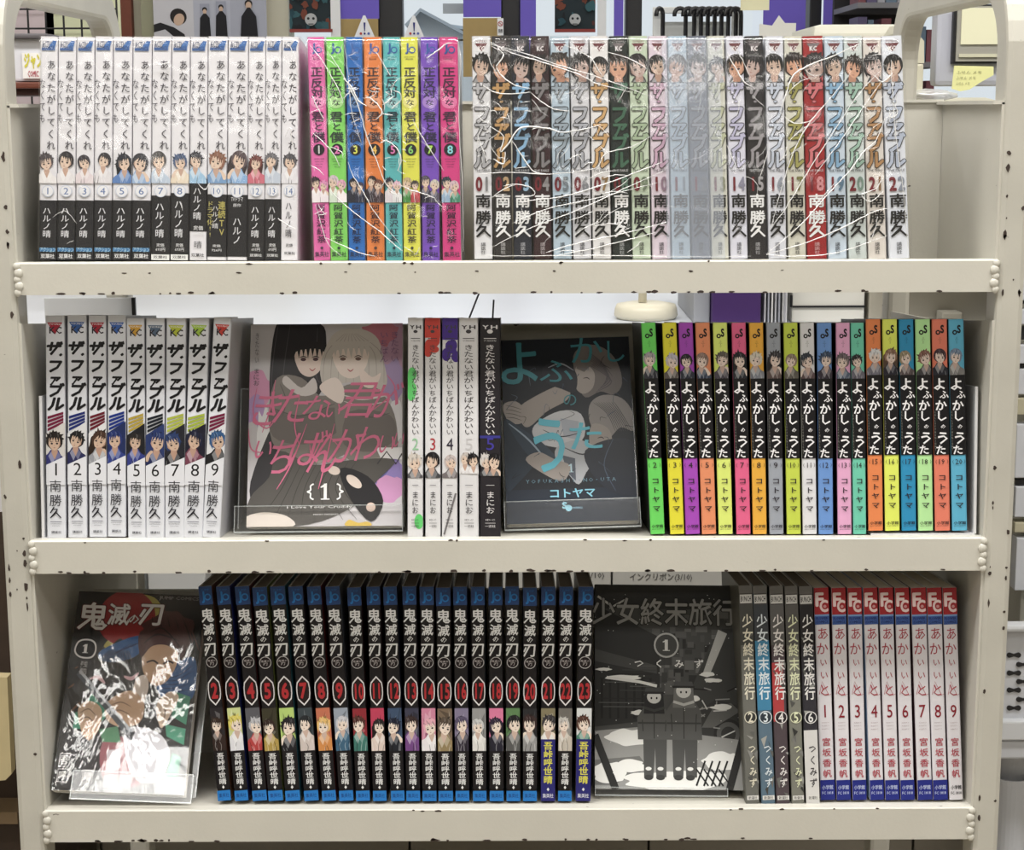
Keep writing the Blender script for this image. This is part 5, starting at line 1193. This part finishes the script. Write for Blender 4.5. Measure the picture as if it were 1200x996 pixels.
# cardboard ink boxes in the gap, one with lettering
BOXG = mat('pale_card_box', (186, 184, 178), .8, noise=.06)
def textplate(parent, txt, px0, py0, px1, py1, Y, col, name='lettering', bold=.01):
    a = W(px0, py1, Y); b = W(px1, py0, Y)
    P = Print(b.x - a.x, b.z - a.z, .0006); P.ht(txt, 0, 0, 1, 1, col, bold); o = P.build(name, parent, INKM)
    o.matrix_parent_inverse = Matrix.Translation(-parent.location); o.location = (a.x, Y, a.z); return o
def bgthing(name, label, cat, px0, py0, px1, py1, Y, d, m, bev=.002, zmin=None, part='body', group=None):
    a = W(px0, py1, Y); b = W(px1, py0, Y); z0 = a.z if zmin is None else zmin
    t = thing(name, label, cat, ((a.x + b.x) / 2, Y, z0), group)
    lp(obj(part, bx(a.x, Y, z0, b.x, Y + d, b.z, bev), m), t)
    return t
b1 = bgthing('storage_box', 'pale carton seen behind the black comics, lettering cut off', 'box', 560, 662, 716, 700, .70, .3, BOXG, zmin=.30)
textplate(b1, '(3/10)', 684, 671, 708, 679, .70, (96, 94, 92))
b2 = bgthing('storage_box', 'pale carton behind the grey comic, lettered in dark katakana', 'box', 718, 662, 852, 700, .70, .3, BOXG, zmin=.30)
textplate(b2, 'インクリボン(3/10)', 738, 671.5, 811, 682, .70, (96, 94, 92))
bgthing('storage_box', 'white carton glimpsed above the red-disc comic', 'box', 174, 655, 240, 700, .70, .3, mat('white_carton', (206, 206, 204), .8), zmin=.30)
bgthing('storage_box', 'grey carton glimpsed at upper left of the bottom shelf', 'box', 136, 655, 172, 700, .72, .3, mat('grey_carton', (140, 142, 142), .8), zmin=.30)
bgthing('storage_box', 'white carton glimpsed above the red-headed comics', 'box', 988, 655, 1020, 700, .70, .3, mat('white_carton', (206, 206, 204), .8), zmin=.30)
bgthing('storage_box', 'dark carton glimpsed behind the black comics', 'box', 250, 655, 556, 700, .74, .3, mat('dark_carton', (54, 50, 46), .8), zmin=.30)
# mid gap things, standing on the counter
Zc = .72
c = W(757, 352, .71)
dish = thing('lamp_base', 'round cream lamp base standing on the white counter', 'lamp', (c.x, .71, Zc + .0005))
o = obj('base', lathe(bmesh.new(), [(.036, 0), (.039, .004), (.038, .012), (.036, .017), (.02, .02)], (0, 0, 0), 28), mat('cream_plastic', (216, 210, 190), .4), dish, smooth=True)
o = obj('stem', tube(bmesh.new(), [(-.005, -.01, .02), (-.004, 0, .08), (.0, .01, .3)], .005, 8), mat('cream_plastic', (216, 210, 190), .4), dish, smooth=True)
bgthing('purple_case', 'dark purple case standing on the counter behind the bright comics', 'box', 834, 300, 893, 400, .64, .2, mat('purple_plastic', (64, 36, 96), .55, noise=.06), zmin=Zc)
bgthing('grey_binder', 'slanted grey panel beside the dark purple case', 'binder', 812, 300, 833, 400, .655, .2, mat('grey_plastic', (150, 152, 158), .6), zmin=Zc)
rr = random.Random(5)
for k in range(7):
    a = 895 + k * 4.2
    bgthing('paper_folder', 'thin folder number %s from the purple case in the upright stack' % ('one', 'two', 'three', 'four', 'five', 'six', 'seven')[k], 'folder', a, 300, a + 3.6, 400, .635 + rr.uniform(0, .02), .2, mat('folder_%d' % (k % 3), [(206, 206, 210), (168, 170, 178), (226, 224, 222)][k % 3], .7), 0, Zc, part='sleeve', group='upright folders behind the bright comics')
pb = bgthing('printer', 'off-white printer with a dark seam on the counter', 'printer', 927, 300, 1015, 400, .66, .3, mat('offwhite_plastic', (212, 210, 202), .5), zmin=Zc)
for (a, b, cc, d) in ((929, 358, 1014, 360.5), (926, 346, 929, 360)): lp(pbox('seam', a, b, cc, d, .658, .003, BLK), pb)
bgthing('photocopier', 'beige photocopier side behind the right end of the middle shelf', 'copier', 1017, 318, 1190, 400, .66, .5, mat('beige_plastic', (168, 162, 148), .5, noise=.03), zmin=Zc)
bgthing('grey_binder', 'small beige block before the photocopier', 'box', 1103, 366, 1128, 400, .625, .03, mat('beige_plastic2', (158, 154, 142), .5), zmin=Zc)
pn = bgthing('display_board', 'grey-white board with a dark right edge on the rear middle shelf', 'board', 54, 349, 156, 400, .36, .003, mat('grey_white_panel', (206, 208, 212), .5, noise=.03), .0005, zmin=.614)
lp(pbox('edge_strip', 156, 349, 158, 400, .359, .005, BLK), pn)
for (p0, p1, nm) in (((560, 347), (549, 375), 'dark cable rising left of the black-spined comic'), ((578, 362), (577, 380), 'short dark cable rising behind the black-spined comic')):
    bm = bmesh.new(); a = W(p0[0], p0[1], .6); b = W(p1[0], p1[1], .6); c_ = b + (b - a) * 2
    tag(obj('cable', tube(bm, [c_, b, a, a + (a - b) * .6], .0012, 6), BLK), nm, 'cable')
# ---- upper background
PUR = mat('purple_banner', (104, 88, 190), .7, noise=.05, scale=8)
TAN = mat('tan_cardboard', (164, 142, 96), .85, noise=.08)
def flat(name, label, cat, x0, y0, x1, y1, Y, m, th=.004, group=None):
    a = W(x0, y1, Y); b = W(x1, y0, Y)
    o = obj(name, bx(0, 0, 0, b.x - a.x, th, b.z - a.z), m); o.location = (a.x, Y, a.z); return tag(o, label, cat, group)
Yw = YB - .05
flat('banner', 'purple banner beside the dark poster, behind the pink comic', 'banner', 398, -60, 443, 22, Yw, PUR)
flat('cardboard_sheet', 'tan cardboard below the purple banner left of the black mullion', 'cardboard', 398, 22, 443, 90, Yw, TAN)
flat('banner', 'purple banner hanging right of the house view', 'banner', 543, -60, 587, 20, Yw, PUR)
flat('cardboard_sheet', 'tan cardboard right of the house view', 'cardboard', 543, 21, 587, 90, Yw, TAN)
flat('banner', 'narrow purple banner right of the second black mullion', 'banner', 610, -60, 628, 90, Yw, PUR)
flat('banner', 'slim violet strip left of the hanger rack', 'banner', 719, -60, 731, 90, Yw, PUR)
flat('banner', 'broad purple banner right of the black hangers', 'banner', 893, -60, 946, 90, Yw, PUR)
flat('banner', 'purple banner right of the far right mullion', 'banner', 963, -60, 986, 90, Yw, PUR)
flat('wall_stripe', 'olive grey strip left of the portrait poster', 'panel', 168, -60, 181, 90, Yw, mat('olive_strip', (142, 142, 120), .7))
flat('wall_post', 'reddish brown post behind the left handle', 'post', 140, -80, 150, 130, Yw, mat('red_brown_wood', (104, 52, 36), .6, noise=.2), .03)
def poster(label, x0, y0, x1, y1, Y, art, name='poster'):
    a = W(x0, y1, Y); b = W(x1, y0, Y); w_, h_ = b.x - a.x, b.z - a.z
    t = thing(name, label, 'poster', (a.x, Y, a.z))
    obj('sheet', bx(0, 0, 0, w_, .002, h_), mat('poster_paper', (225, 225, 228), .6), t)
    P = Print(w_, h_, .0008, 2e-4); art(P); P.build('poster_print', t, INKM); return t
def art_people(P):
    P.rect(0, 0, .355, 1, (150, 152, 170)); P.rect(.355, 0, .68, 1, (178, 182, 200)); P.rect(.68, 0, 1, 1, (168, 172, 190)); P.rect(0, .45, .355, 1, (200, 200, 210))
    sk = (204, 172, 150)
    P.ell(.22, .77, .075, .07, (34, 30, 32), rot=.5); P.ell(.225, .80, .045, .055, sk, rot=.5); P.poly([(0, .85), (.06, .83), (.18, .88), (.27, .95), (.28, 1), (0, 1)], (30, 30, 36)); P.poly([(0, .93), (.1, .9), (.2, 1), (0, 1)], (196, 196, 206)); P.ht('日本語版発売!', .03, .53, .19, .57, (40, 40, 50), .02)
    for u, v, s in ((.455, .70, .85), (.6, .675, .9), (.845, .64, 1.3)):
        P.rect(u - .05 * s, v - .06, u + .05 * s, 1, (156, 160, 180)) if s < 1 else None
        P.ell(u, v, .026 * s, .026 * s, (30, 28, 30)); P.ell(u, v + .02, .02 * s, .025 * s, sk); P.poly([(u - .012, v + .04), (u + .012, v + .04), (u + .05 * s, v + .1 * s), (u + .06 * s, 1), (u - .06 * s, 1), (u - .05 * s, v + .1 * s)], (24, 24, 32))
poster('pale poster of four dark-clad people behind the white comics', 181, -70, 310, 46, Yw - .01, art_people)
def art_dark(s):
    def f(P):
        P.rect(0, 0, 1, 1, (26, 42, 50)); r = random.Random(s)
        for k in range(40): blob(P, r.uniform(0, 1), r.uniform(.0, .95), r.uniform(.03, .14), r.uniform(.02, .07), r.choice([(30, 70, 84), (84, 36, 36), (20, 26, 34), (46, 90, 100), (120, 60, 44)]), k)
        P.ell(.5, .86, .14, .14, (176, 180, 184)); P.ell(.44, .85, .03, .03, (30, 34, 40)); P.ell(.56, .85, .03, .03, (30, 34, 40)); P.rect(.44, .905, .56, .915, (40, 44, 50))
        P.rect(0, .965, 1, 1, (150, 60, 56))
    return f
poster('dark teal crowd poster behind the pink comic', 340, -70, 388, 38, Yw - .01, art_dark(1))
poster('dark teal crowd poster right of the purple banners', 650, -70, 698, 38, Yw - .01, art_dark(2))
flat('poster_frame_edge', 'white frame strip right of the left dark poster', 'frame', 389, -70, 397, 90, Yw - .015, mat('white_frame', (222, 224, 228), .5), .01)
flat('poster_frame_edge', 'white frame strip right of the right dark poster', 'frame', 700, -70, 711, 90, Yw - .015, mat('white_frame', (222, 224, 228), .5), .01)
flat('barcode_sticker', 'pale barcode sticker on the bright window', 'sticker', 519, 4, 555, 16, YB + .044, mat('sticker_grey', (178, 188, 196), .6), .002)
# warning triangles
for px, lab in ((427, 'white warning triangle on the tan cardboard'), (485, 'white warning triangle on the bright window')):
    a = W(px - 12, 44, Yw - .012); b = W(px + 12, 18, Yw - .012); w_, h_ = b.x - a.x, b.z - a.z
    t = thing('warning_sign', lab, 'sign', (a.x, Yw - .012, a.z))
    obj('sign_plate', prism(bmesh.new(), [(0, 0), (w_, 0), (w_ * .55, h_), (w_ * .45, h_)], 0, .002), mat('sign_white', (232, 234, 240), .5), t)
    P = Print(w_, h_, .0012, 2e-4); P.poly([(.46, .32), (.56, .32), (.53, .72), (.49, .72)], (40, 50, 140)); P.ell(.51, .82, .05, .05, (40, 50, 140)); P.ell(.33, .82, .06, .06, (200, 70, 70)); P.ell(.7, .82, .06, .06, (90, 110, 190)); P.build('sign_print', t, INKM)
a = W(583, 42, Yw - .012); b = W(590, 22, Yw - .012)
t = thing('no_smoking_sign', 'small white prohibition sign beside the black mullion', 'sign', (a.x, Yw - .04, a.z))
obj('sign_plate', bx(0, 0, 0, b.x - a.x, .002, b.z - a.z), mat('sign_white', (232, 234, 240), .5), t)
P = Print(b.x - a.x, b.z - a.z, .001, 2e-4); P.ring(.5, .32, .42, .12, (190, 60, 66), (232, 232, 236)); P.stroke([(.2, .22), (.8, .42)], .12, (190, 60, 66)); P.ht('禁煙', .15, .62, .85, .85, (60, 60, 66), .02); P.build('sign_print', t, INKM)
# wire grid panel behind the left handle
gx0, gx1 = W(-30, 20, 2.4).x, W(137, 20, 2.4).x; gz0, gz1 = W(60, 130, 2.4).z, W(60, -70, 2.4).z
t = thing('wire_grid', 'black wire display grid behind the left handle', 'grid', (gx0, 2.4, gz0))
for k in range(9): obj('wire', tube(bmesh.new(), [(k * (gx1 - gx0) / 8, 0, 0), (k * (gx1 - gx0) / 8, 0, gz1 - gz0)], .0022, 6), BLK, t)
for k in range(8): obj('wire', tube(bmesh.new(), [(0, 0, .012 + k * .04), (gx1 - gx0, 0, .012 + k * .04)], .0022, 6), BLK, t)
for (x0, x1, cc, nm) in ((-30, 58, (216, 200, 206), 'pale pink'), (58, 137, (226, 230, 196), 'pale yellow-green')):
    flat('backing_sheet', '%s sheet behind the black wire grid' % nm, 'panel', x0, -80, x1, 130, 2.5, mat('sheet_' + nm.replace(' ', '_'), cc, .7))
# little acrylic case and clip at left, on a brown shelf
s_ = bgthing('wooden_ledge', 'reddish brown wooden ledge behind the upper left comics', 'shelf', -40, 96, 60, 104, .62, .25, mat('red_brown_wood', (104, 52, 36), .6, noise=.2), part='board')
lp(pbox('board', -40, 104, 60, 112, .63, .2, mat('dark_wood', (64, 36, 30), .7, noise=.2)), s_)
t = bgthing('acrylic_case', 'small clear case with yellow and red lettering left of the white comics', 'case', 12, 45, 48, 95.5, .64, .12, mat('milky_white', (214, 214, 220), .35), .003)
lp(pbox('lid', 10, 39, 54, 45, .63, .14, mat('dark_grey_lid', (96, 92, 96), .5), bev=.002), t)
lp(pbox('label_card', 27, 62, 50, 92, .637, .002, mat('card_white', (232, 230, 228), .7)), t)
textplate(t, 'ジャン', 29, 63, 49, 80, .637, (216, 206, 60), bold=.06); textplate(t, 'COMIC', 33, 83, 45, 90, .637, (190, 60, 80), bold=.03)
# binder clip
cc = W(36, 121, .3)
t = thing('binder_clip', 'black binder clip with wire handles on the divider at upper left', 'clip', (cc.x, .2, .981))
obj('clip_body', prism(bmesh.new(), [(-.008, 0), (.008, 0), (.006, .007), (-.006, .007)], -.006, .006), BLK, t)
for q_ in (-1, 1): obj('clip_wire', tube(bmesh.new(), [(-.004, .004 * q_, .006), (-.005, .008 * q_, .014), (0, .009 * q_, .018), (.005, .008 * q_, .014), (.004, .004 * q_, .006)], .0006, 6), mat('wire_silver', (190, 190, 192), .3, 1.0), t, smooth=True)
t.rotation_euler = (0, 0, .3)
# hanger rack
RX0, RX1 = W(765, 20, 2.0).x, W(870, 20, 2.0).x
t = thing('hanger_rail', 'white rail and panels that hold the black hangers', 'rack', (RX0, 2.0, .3))
WR = mat('white_rack', (226, 228, 228), .5)
zr = W(800, 12, 2.0).z - .3
obj('rail', bx(0, -.008, zr - .006, RX1 - RX0, .008, zr + .006, .002), WR, t)
for q_ in (.01, (RX1 - RX0) * .5, RX1 - RX0 - .01): obj('upright', bx(q_ - .008, .01, -.3, q_ + .008, .03, zr, .002), WR, t)
obj('panel', bx(.02, .03, zr - .3, RX1 - RX0 - .02, .036, zr - .02), mat('rack_panel', (206, 208, 206), .6), t)
hg0 = None
for k, px in enumerate((773, 797, 807, 815, 823, 831, 839, 847, 856, 862)):
    x = W(px, 20, 1.97).x; zt_ = W(px, 9, 1.97).z; r_ = .011
    pts = [(0, 0, -.06)] + [(-r_ * math.cos(a) * -1 * 1.0 - 0, 0, -.012 + r_ * math.sin(a)) for a in [i * math.pi / 8 for i in range(9)]]
    pts = [(.011, 0, -.07), (.011, 0, -.012)] + [(r_ * math.cos(a), 0, -.012 + r_ * math.sin(a)) for a in [i * math.pi / 8 for i in range(9)]] + [(-.011, 0, -.016)]
    o = obj('hanger', tube(bmesh.new(), pts, .0042, 8), mat('black_plastic', (24, 24, 28), .35), smooth=True)
    o.location = (x, 1.97, zt_); o.rotation_euler = (0, 0, (.2 if k else .9))
    tag(o, 'black plastic hook %s' % ['hanging alone at the left of the rail', 'first of the close row on the white rail', 'second of the close row on the white rail', 'third of the close row on the white rail', 'fourth of the close row on the white rail', 'fifth of the close row on the white rail', 'sixth of the close row on the white rail', 'seventh of the close row on the white rail', 'eighth of the close row on the white rail', 'last of the close row on the white rail'][k], 'hanger', 'black hangers on the rail')
flat('paper_note', 'cream paper note above the folded white card', 'paper', 868, -20, 902, 12, 1.9, mat('cream_note', (226, 222, 186), .8))
bm = bmesh.new(); pp = [W(a_, b_, 1.9) for a_, b_ in ((890, 50), (890, 28), (905, 30), (913, 18), (920, 27), (933, 27), (932, 50))]
tag(obj('paper_card', prism(bm, [(p.x, p.z) for p in pp], 1.9, 1.903), mat('white_card', (224, 222, 214), .8)), 'folded white paper card with pointed top before the purple banner', 'card')
# beige round-topped machine behind the far right wrapped comics
t = bgthing('label_printer', 'cream round-cornered machine behind the last wrapped comics', 'machine', 950, 28, 1062, 125, .95, .2, mat('cream_machine', (214, 212, 198), .45), .012)
t = bgthing('card_reader', 'beige upright machine arm seen inside the right handle', 'machine', 1058, 74, 1083, 135, .60, .1, mat('beige_machine', (196, 192, 172), .5), .003)
hd = [W(a_, b_, .6) for a_, b_ in ((1057, 74), (1057, 38), (1064, 27), (1083, 48), (1083, 74))]
lp(obj('head', prism(bmesh.new(), [(p.x, p.z) for p in hd], .60, .70), mat('beige_machine', (196, 192, 172), .5)), t)
# dark shelf full of items, far right
DK = mat('dark_shelf', (40, 38, 42), .6)
x0, x1 = W(1005, 20, 2.6).x, W(1110, 20, 2.6).x
t = thing('display_shelf', 'dark display shelf with small goods far behind the right handle', 'shelf', (x0, 2.6, 0))
obj('back_panel', bx(0, .3, 0, x1 - x0, .32, 1.5), DK, t)
for z in (.8, .93, 1.06, 1.19, 1.32): obj('board', bx(0, 0, z, x1 - x0, .3, z + .012), mat('grey_shelf_board', (110, 110, 116), .5), t)
gi = random.Random(8)
for z, zn in ((.942, 'lower'), (1.072, 'middle'), (1.202, 'upper')):
    x = .004; n_ = 0
    while x < x1 - x0 - .02:
        w_ = gi.uniform(.014, .028); cl = gi.choice([(84, 76, 110), (60, 60, 66), (150, 150, 160), (110, 60, 70), (90, 110, 130), (190, 190, 190)])
        o = obj('boxed_item', bx(0, 0, 0, w_ - .002, .1, gi.uniform(.06, .1)), mat('item_%d_%d_%d' % cl, cl, .6)); o.location = (x0 + x, 2.62, z)
        tag(o, 'small boxed item on the %s board of the dark far shelf' % zn, 'box', 'small goods on the %s board of the far shelf' % zn); x += w_
# monitor with black framed screen
t = bgthing('register_monitor', 'grey monitor with black-framed screen inside the right handle', 'monitor', 1095, 10, 1182, 101, .66, .03, mat('monitor_grey', (176, 178, 190), .45), .006)
lp(pbox('screen_frame', 1115.5, 5, 1185, 74.5, .652, .008, BLK), t)
lp(pbox('bezel', 1120, 7, 1187, 72, .649, .004, mat('bezel_grey', (150, 148, 140), .5)), t)
SCR = mat('screen_image', (206, 204, 176), .4, emit=.25)
lp(pbox('screen', 1126, 9, 1187, 52, .647, .003, SCR), t)
lp(pbox('screen_bar', 1124, 63, 1187, 67, .647, .003, mat('screen_bar', (196, 194, 172), .4)), t)
bm = bmesh.new(); pp = [W(a_, b_, .645) for a_, b_ in ((1117, 77), (1163, 78), (1163, 88), (1147, 97), (1135, 105), (1124, 107), (1114, 104))]
nt_ = tag(obj('sticky_note', prism(bm, [(p.x, p.z) for p in pp], .640, .6408), mat('yellow_note', (222, 222, 160), .8)), 'pale yellow handwritten note curling below the screen', 'note')
P = Print(.07, .03, .0004, 1e-4)
for k in range(3): P.ht('ふせん メモ', .02, .1 + .28 * k, .9 - .2 * k, .25 + .28 * k, (150, 150, 110))
o = P.build('handwriting', nt_, INKM); a = W(1119, 104, .64); o.location = (a.x, .6398, a.z); o.scale = (.48, 1, .75)
c = W(1155, 112, .72)
t = thing('monitor_foot', 'round beige foot beneath the monitor', 'stand', (c.x, .80, c.z - .02))
obj('disc', lathe(bmesh.new(), [(.045, 0), (.047, .004), (.043, .012), (.02, .018)], (0, 0, 0), 28), mat('beige_machine', (196, 192, 172), .5), t, smooth=True)
# till counter top under monitor
tt = bgthing('till_counter', 'cream till counter behind the right end of the cart', 'counter', 1040, 121, 1330, 300, .62, .6, mat('cream_laminate', (206, 200, 180), .5), .003, zmin=W(1100, 318, .66).z + .0005)
# plastic-wrapped goods lying at divider top right
t = thing('plastic_bag', 'clear crumpled plastic bag lying on the counter inside the right handle', 'bag', (W(1090, 112, .6).x, .6, W(1090, 116, .6).z))
bm = bmesh.new(); r = bmesh.ops.create_icosphere(bm, subdivisions=3, radius=1)
import mathutils.noise as mn
for v in r['verts']:
    k_ = 1 + .25 * mn.noise(v.co * 2.3); v.co = Vector((v.co.x * .03 * k_, v.co.y * .02 * k_, v.co.z * .007 * k_ + .004))
obj('bag_body', bm, film_mat('bag_film', .3, .35, 1.0, 60), t, smooth=True)
# ---- right of the cart : drawers, perforated basket, bins
GR = mat('pale_grey_plastic', (196, 198, 204), .5); OL = mat('olive_cream', (178, 172, 148), .6)
t = bgthing('drawer_unit', 'tall pale drawer unit right of the cart', 'drawers', 1196, 60, 1330, 700, .495, .12, mat('unit_body', (170, 168, 158), .6), .002, zmin=.0, part='carcass')
for (y0_, y1_, m_, nm) in ((64, 300, mat('cream_laminate', (206, 200, 180), .5), 'drawer'), (304, 352, GR, 'drawer'), (362, 380, GR, 'drawer'), (404, 426, GR, 'drawer'), (432, 462, GR, 'drawer'), (466, 486, OL, 'drawer'), (497, 560, GR, 'drawer'), (570, 606, GR, 'drawer'), (612, 624, OL, 'drawer'), (630, 692, GR, 'drawer')):
    lp(pbox(nm, 1189, y0_, 1332, y1_, .475, .02, m_, bev=.001), t)
for (y0_, y1_) in ((352.5, 356), (427, 431), (382, 398), (562, 568)): lp(pbox('slot', 1190, y0_, 1332, y1_, .48, .01, BLK), t)
# basket with slots
bk = bgthing('storage_basket', 'pale grey plastic basket with rows of dark slots right of the cart', 'basket', 1172, 737, 1300, 848, .35, .012, GR, .003, part='front')
lp(pbox('rim', 1168, 733, 1300, 741, .338, .02, mat('rim_grey', (206, 208, 212), .5), bev=.003), bk)
lp(pbox('rim', 1170, 845, 1300, 868, .34, .02, mat('rim_grey', (206, 208, 212), .5), bev=.002), bk)
for r_i, y_ in enumerate((768, 779, 789, 799, 809, 820, 830)):
    for k in range(3):
        x_ = (1180 if r_i % 2 == 0 else 1191) + k * 34
        a = W(x_, y_ + 3, .348); b = W(x_ + 17, y_ - 3, .348); zc_ = (a.z + b.z) / 2; hh = (b.z - a.z) / 2
        pts = [(a.x + hh + hh * math.cos(q_) - 0, zc_ + hh * math.sin(q_)) for q_ in [math.pi / 2 + i * math.pi / 6 for i in range(7)]] + [((a.x + b.x) / 2, zc_ - hh * .45)] + [(b.x - hh + hh * math.cos(q_), zc_ + hh * math.sin(q_)) for q_ in [-math.pi / 2 + i * math.pi / 6 for i in range(7)]] + [((a.x + b.x) / 2, zc_ + hh * .45)]
        lp(obj('slot', prism(bmesh.new(), pts, .3485, .352), BLK), bk)
obj_b = lp(obj('side_wall', bx(W(1172, 800, .36).x, .362, W(1172, 848, .35).z, W(1172, 800, .36).x + .003, .43, W(1172, 737, .35).z), GR), bk)
st = thing('basket_stand', 'low table under the grey storage basket', 'table', (W(1230, 860, .4).x, .45, 0))
zb_ = W(1200, 868, .34).z
lp(obj('table_top', bx(W(1168, 860, .34).x, .345, zb_ - .022, W(1168, 860, .34).x + .25, .46, zb_ - .002, .002), GR), st)
for q_ in (.02, .23): lp(obj('leg', bx(W(1168, 860, .34).x + q_, .43, 0, W(1168, 860, .34).x + q_ + .015, .45, zb_ - .022), GR), st)
for (x0_, y0_, x1_, y1_, Y_, lab) in ((1172, 874, 1212, 915, .40, 'round grey tub standing highest in the lower right corner'), (1166, 916, 1215, 960, .38, 'wide pale grey tub in the lower right corner'), ):
    a = W(x0_, y1_, Y_); b = W(x1_, y0_, Y_); rr_ = (b.x - a.x) / 2
    t = thing('plastic_tub', lab, 'tub', ((a.x + b.x) / 2, Y_ + rr_, 0))
    obj('tub_body', lathe(bmesh.new(), [(rr_ * .9, 0), (rr_ * .92, a.z), (rr_ * .96, b.z - .006), (rr_, b.z - .006), (rr_, b.z), (rr_ * .93, b.z), (rr_ * .88, b.z - .012)], (0, 0, 0), 28), GR, t, smooth=False)
# ---- left of the cart
t = bgthing('side_shelf', 'dark wooden shelf unit at the far left edge', 'shelf', -120, 560, 8, 1060, .34, .3, mat('dark_brown_wood', (66, 52, 42), .7, noise=.25), .002, zmin=0, part='carcass')
lp(pbox('board', -120, 952, 20, 966, .30, .3, mat('mid_brown_wood', (112, 92, 66), .7, noise=.2)), t)
bm = bmesh.new(); pp = [W(a_, b_, .29) for a_, b_ in ((-60, 790), (10, 792), (15, 905), (8, 912), (-60, 918))]
tag(obj('paper_bag', prism(bm, [(p.x, p.z) for p in pp], .285, .30), mat('tan_paper', (206, 190, 148), .8, noise=.08)), 'tan paper bag standing at the far left edge', 'paper bag')
flat('white_sheet', 'white sheet at the far left edge above the dark shelf', 'paper', -60, 540, 3, 600, .28, mat('sheet_white', (214, 214, 216), .7))
